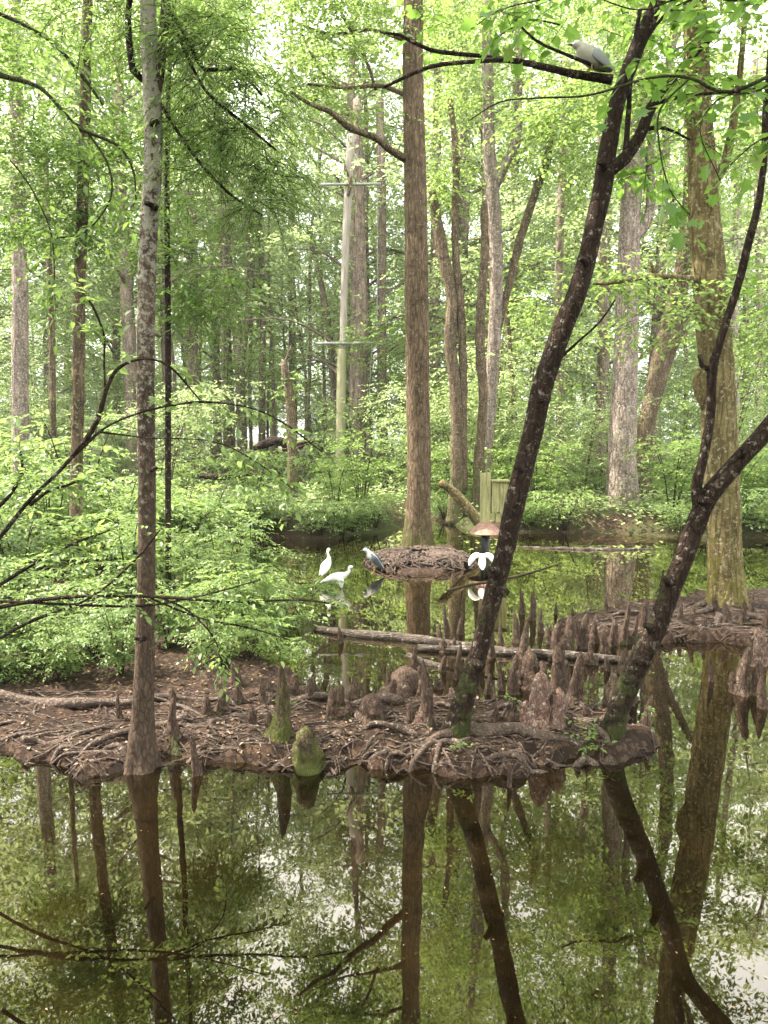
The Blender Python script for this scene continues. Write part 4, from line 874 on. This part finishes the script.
# bird faces +x.  upright egret
body = [(-.2, 0, .17, .008), (-.13, 0, .21, .035), (-.04, 0, .26, .062), (.03, 0, .32, .06), (.07, 0, .38, .035), (.06, 0, .43, .021), (.035, 0, .47, .018), (.035, 0, .51, .018), (.06, 0, .535, .024), (.09, 0, .535, .016), (.105, 0, .533, .008)]
wing = [[(.04, s*.045, .34, .03), (-.04, s*.055, .28, .05), (-.13, s*.04, .21, .035), (-.22, s*.02, .16, .008)] for s in (-1, 1)]
beak = [(.1, 0, .533, .008), (.14, 0, .527, .006), (.19, 0, .52, .002)]
legs = [[(0, s*.03, .23, .008), (-.01, s*.03, .12, .005), (.01, s*.03, .0, .005)] for s in (-1, 1)]
p = G(327, 583); bird('white_egret', 'white egret standing upright, leftmost bird at the water', (p[0], p[1], .0), 1.15, 1.05, body, 0, wing, 'white', beak, legs, 'legdark', 'white')
# crouching egret, seen from the side
body2 = [(-.3, 0, .1, .008), (-.2, 0, .13, .04), (-.08, 0, .17, .07), (.03, 0, .2, .065), (.1, 0, .23, .04), (.15, 0, .28, .024), (.15, 0, .32, .02), (.17, 0, .35, .026), (.2, 0, .352, .018), (.215, 0, .35, .009)]
wing2 = [[(.06, -.05, .23, .03), (0, -.08, .19, .07), (.02, -.085, .1, .06), (.04, -.08, .02, .015)], [(.05, .05, .22, .03), (-.1, .07, .17, .06), (-.25, .05, .11, .03), (-.34, .03, .07, .006)]]
beak2 = [(.21, 0, .35, .008), (.25, 0, .342, .005), (.29, 0, .333, .002)]
legs2 = [[(0, s*.03, .14, .008), (-.01, s*.03, .07, .005), (.01, s*.03, 0, .005)] for s in (-1, 1)]
p = G(340, 588); bird('white_egret', 'white egret crouching with half-drooped wing beside the upright one', (p[0], p[1], 0), -.1, 1.0, body2, 0, wing2, 'white', beak2, legs2, 'legdark', 'white')
# egret spreading wings, seen from behind
body3 = [(-.18, 0, .16, .01), (-.1, 0, .2, .05), (0, 0, .27, .07), (.06, 0, .33, .06), (.1, 0, .37, .035), (.15, 0, .36, .02), (.2, 0, .33, .02), (.22, 0, .33, .02), (.24, 0, .325, .01)]
wing3 = [[(.05, s*.015, .33, .05), (.04, s*.07, .375, .05), (.02, s*.13, .37, .055), (-.01, s*.185, .31, .055), (-.02, s*.21, .25, .04), (-.03, s*.225, .2, .015)] for s in (-1, 1)]
p = G(482, 577); bird('white_egret', 'white egret holding both wings open in front of the nest box pipe', (p[0], p[1], 0), 1.5, 1.0, body3, 0, wing3, 'white', [(.24, 0, .325, .007), (.3, 0, .3, .002)], [[(0, s*.03, .22, .008), (0, s*.035, .1, .005), (0, s*.035, 0, .005)] for s in (-1, 1)], 'legdark', 'white')
# night heron on bank
bodyh = [(-.2, 0, .1, .012), (-.13, 0, .16, .04), (-.04, 0, .24, .075), (.03, 0, .31, .075), (.08, 0, .37, .05), (.11, 0, .4, .042), (.14, 0, .415, .04), (.17, 0, .41, .025), (.185, 0, .405, .012)]
wingh = [[(.04, s*.05, .35, .03), (-.04, s*.07, .27, .055), (-.12, s*.055, .17, .045), (-.21, s*.02, .08, .01)] for s in (-1, 1)]
caph = [('cap', [(.1, 0, .435, .02), (.14, 0, .448, .026), (.175, 0, .43, .012)], 'slate'), ('back', [(.04, 0, .38, .03), (-.04, 0, .31, .05), (-.12, 0, .22, .035), (-.16, 0, .17, .01)], 'slate')]
p = G(373, 573); bird('night_heron', 'grey heron with dark back standing hunched on the root mound edge', (p[0], p[1], max(0, hz(p[0], p[1]))), 2.9, 1.0, bodyh, 0, wingh, 'slate', [(.18, 0, .405, .012), (.22, 0, .4, .007), (.26, 0, .39, .002)], [[(-.02, s*.03, .2, .008), (-.03, s*.03, .1, .005), (-.01, s*.03, 0, .005)] for s in (-1, 1)], 'yellow', 'grey_pl', caph)
# heron on branch overhead
p = W(590, 76, 5.5); bodyb = [(-.22, 0, .03, .015), (-.15, 0, .06, .04), (-.06, 0, .1, .075), (.02, 0, .14, .082), (.08, 0, .18, .065), (.11, 0, .205, .045), (.135, 0, .215, .04), (.16, 0, .213, .03), (.18, 0, .21, .014)]
wingb = [[(.04, s*.06, .17, .03), (-.03, s*.075, .12, .05), (-.12, s*.06, .07, .04), (-.22, s*.02, .03, .01)] for s in (-1, 1)]
bird('night_heron', 'pale-breasted night heron perched hunched on the high branch of the leaning dark tree', (p[0], p[1], p[2]+.03), 3.35, .78, bodyb, 0, wingb, 'grey_pl', [(.175, 0, .21, .012), (.21, 0, .208, .008), (.25, 0, .2, .002)], [[(0, s*.03, .08, .008), (0, s*.03, .0, .006)] for s in (-1, 1)], 'yellow', 'cream',
     [('cap', [(.1, 0, .235, .02), (.14, 0, .247, .026), (.175, 0, .23, .012)], 'slate'), ('back', [(.06, 0, .21, .03), (-.02, 0, .17, .045), (-.1, 0, .13, .03)], 'slate')])

# ------------------------------------------------------------------ near hanging foliage
def leafy(name, label, stems, D, leaf, shape, lL, lW, tw, n=6, tl=.2, mat='bark_dark', cat='shrub', t0=.3, base=None, droop=.3, spread=.06):
    pp = [path(s, D) for s in stems]; b = np.array(pp[0][0][:3] if base is None else base); rt = thing(name, label, cat, b); ml, mt = MB(), MB()
    O, Dd, Ls = [], [], []
    for P_ in pp:
        mb = MB(); tube(mb, P_, 7, .04, .03); mb.build('stem', M[mat], rt, b)
        Pc = crom(P_, .02); T = nrm(np.gradient(Pc[:, :3], axis=0)); L = len(Pc)
        for k in range(tw):
            i = int(R.uniform(t0, 1)*(L-1)); d = T[i]*.8+R.normal(0, .6, 3)*np.array([1, 1, .5]); O.append(Pc[i, :3]); Dd.append(d); Ls.append(tl*R.uniform(.5, 1.3))
    sprays(ml, mt, np.array(O), np.array(Dd), np.array(Ls), n, lL, lW, shape, droop, .0018, .22, .35)
    ml.build('foliage', M[leaf], rt, b, smooth=False, extra=[(mt, M['twig'])]); return rt
leafy('arching_shrub', 'dark-stemmed shrub arching in from the left edge in front of the slim tree', [
  [(-30, 570, 5.2), (0, 537, 4.5), (30, 500, 3.9), (65, 465, 3.9), (95, 425, 5.5), (107, 387, 4.5), (120, 367, 3.5), (145, 359, 2.0), (170, 367, 2.5), (200, 400, 1.5)],
  [(105, 390, 2.0), (104, 360, 2.0), (104, 335, 2.0), (92, 305, 2.5), (80, 290, 1.3)],
  [(60, 470, 2.6), (85, 445, 3.5), (110, 425, 2.0), (150, 410, 2.0), (200, 402, 2.5), (250, 408, 1.3), (285, 424, 1.8), (322, 452, 1.2)],
  [(100, 432, 2.5), (150, 438, 1.3), (210, 441, 1.3), (250, 458, 1.6), (297, 492, 0.7)], [(-10, 515, 4), (12, 492, 4), (22, 470, 3), (20, 450, 2.5)], [(30, 505, 4), (50, 490, 3), (66, 486, 2.5), (80, 480, 2)],
  [(-20, 600, 5), (0, 585, 4), (40, 560, 4), (70, 545, 3), (110, 530, 2)]], 4.6, 'shrub_leaf', 'near', .07, .036, 14, base=(-2.6, 4.6, 0))
leafy('overhanging_branches', 'long thin branches reaching right over the bank from the left edge, with small leaves', [
  [(-30, 614, 3.5), (40, 600, 4.5), (100, 596, 2.8), (160, 597, 3.5), (230, 602, 2.1), (300, 600, 2.2), (345, 606, 1.5)], [(-20, 650, 3.2), (30, 622, 3.5), (90, 598, 2.4), (135, 560, 2.5), (160, 530, 1.5)],
  [(160, 597, 2.5), (190, 612, 2), (215, 640, 1.5), (222, 668, 1)], [(150, 598, 2.5), (200, 618, 2), (250, 628, 1.6), (290, 640, 1)], [(-20, 600, 3), (60, 604, 3), (140, 606, 2.5), (200, 596, 2), (260, 580, 1.3)]],
  5.0, 'shrub_leaf', 'near', .055, .028, 22, cat='branch', base=(-2.9, 5.3, .1), tl=.2)
leafy('high_branches', 'curved bare dark branches crossing the upper left corner', [
  [(-30, 62, 4.5), (0, 75, 5.5), (40, 88, 3.8), (75, 125, 3.8), (90, 133, 3.8), (118, 146, 3.0), (133, 170, 2.2), (136, 200, 1.5)], [(-20, 5, 4), (30, 28, 3.5), (60, 50, 3), (85, 80, 3), (103, 105, 2)],
  [(72, 122, 2), (85, 130, 2), (108, 165, 2), (110, 200, 1.7), (85, 232, 1.4), (57, 238, 1)], [(10, 160, 1.5), (20, 172, 1.8), (35, 195, 1.7), (52, 238, 1.5), (55, 300, 1)]], 6.5, 'dark_leaf', 'near', .09, .04, 16, cat='branch', droop=.35, tl=.35)
leafy('maple_spray', 'bright green lobed-leaf maple twigs hanging at the top right', [
  [(800, 60, 4), (730, 92, 3.5), (690, 78, 3), (650, 78, 2.5), (590, 95, 2), (540, 98, 1.8), (500, 102, 1.5), (470, 120, 1)], 
  [(690, 78, 2), (660, 110, 2), (660, 150, 1.6), (670, 190, 1.2), (690, 215, 1)], [(800, 60, 2), (760, 90, 2), (720, 98, 1.5), (700, 130, 1.2), (720, 180, 1)], [(800, 130, 2), (760, 140, 1.5), (730, 165, 1)], [(560, 25, 1.5), (530, 20, 1.2), (500, 35, 1)], [(540, 0, 1.5), (500, 10, 1.2), (470, 30, 1)],
  [(790, -20, 3), (740, 0, 2.5), (690, -5, 2), (640, 10, 1.5), (590, -5, 1)]], 3.4, 'maple_leaf', 'lobed', .07, .07, 5, n=3, tl=.13, cat='branch', t0=.1, droop=.9)
for px, py, lab in ((412, 735, 'root'),): pass
# seedlings
def seedling(px, py, D, hpx, k, label, lL=.05):
    c = W(px, py, D); z0 = hz(c[0], c[1]); rt = thing('green_seedling', label, 'seedling', (c[0], c[1], max(z0, 0))); ml, mt = MB(), MB()
    o = np.array([c[0], c[1], max(z0, 0)]); top = max(c[2], o[2]+.08)
    n = k; O = o+np.column_stack([R.normal(0, .03, n), R.normal(0, .03, n), R.uniform(.3, 1, n)*(top-o[2])]); Dv = R.normal(0, 1, (n, 3)); Dv[:, 2] = abs(Dv[:, 2])*.6
    sprays(ml, mt, O, Dv, hpx*D/F*R.uniform(.3, .8, n), 4, lL, lL*.6, 'near', .2, .0018)
    mb = MB(); tube(mb, [(o[0], o[1], o[2]-.02, .004), (o[0], o[1], top, .002)], 5, .05, 0); mb.build('stem', M['twig'], rt, o)
    ml.build('foliage', M['bright_leaf'], rt, o, smooth=False, extra=[(mt, M['twig'])])
seedling(588, 722, 5.4, 24, 16, 'bright green seedling at the foot of the forked leaning tree', .045)
seedling(462, 745, 5.2, 14, 6, 'tiny seedling at the foot of the leaning dark tree', .035)
seedling(515, 702, 6.2, 12, 6, 'tiny seedling between the narrow knee and the pinkish double knee', .035)
seedling(288, 708, 6.2, 12, 6, 'tiny seedling behind the tall mossy-footed knee', .035)
seedling(648, 706, 5.7, 12, 5, 'tiny seedling right of the forked leaning tree', .035)
seedling(645, 640, 8, 10, 4, 'small weed in the water behind the forked leaning tree', .04)
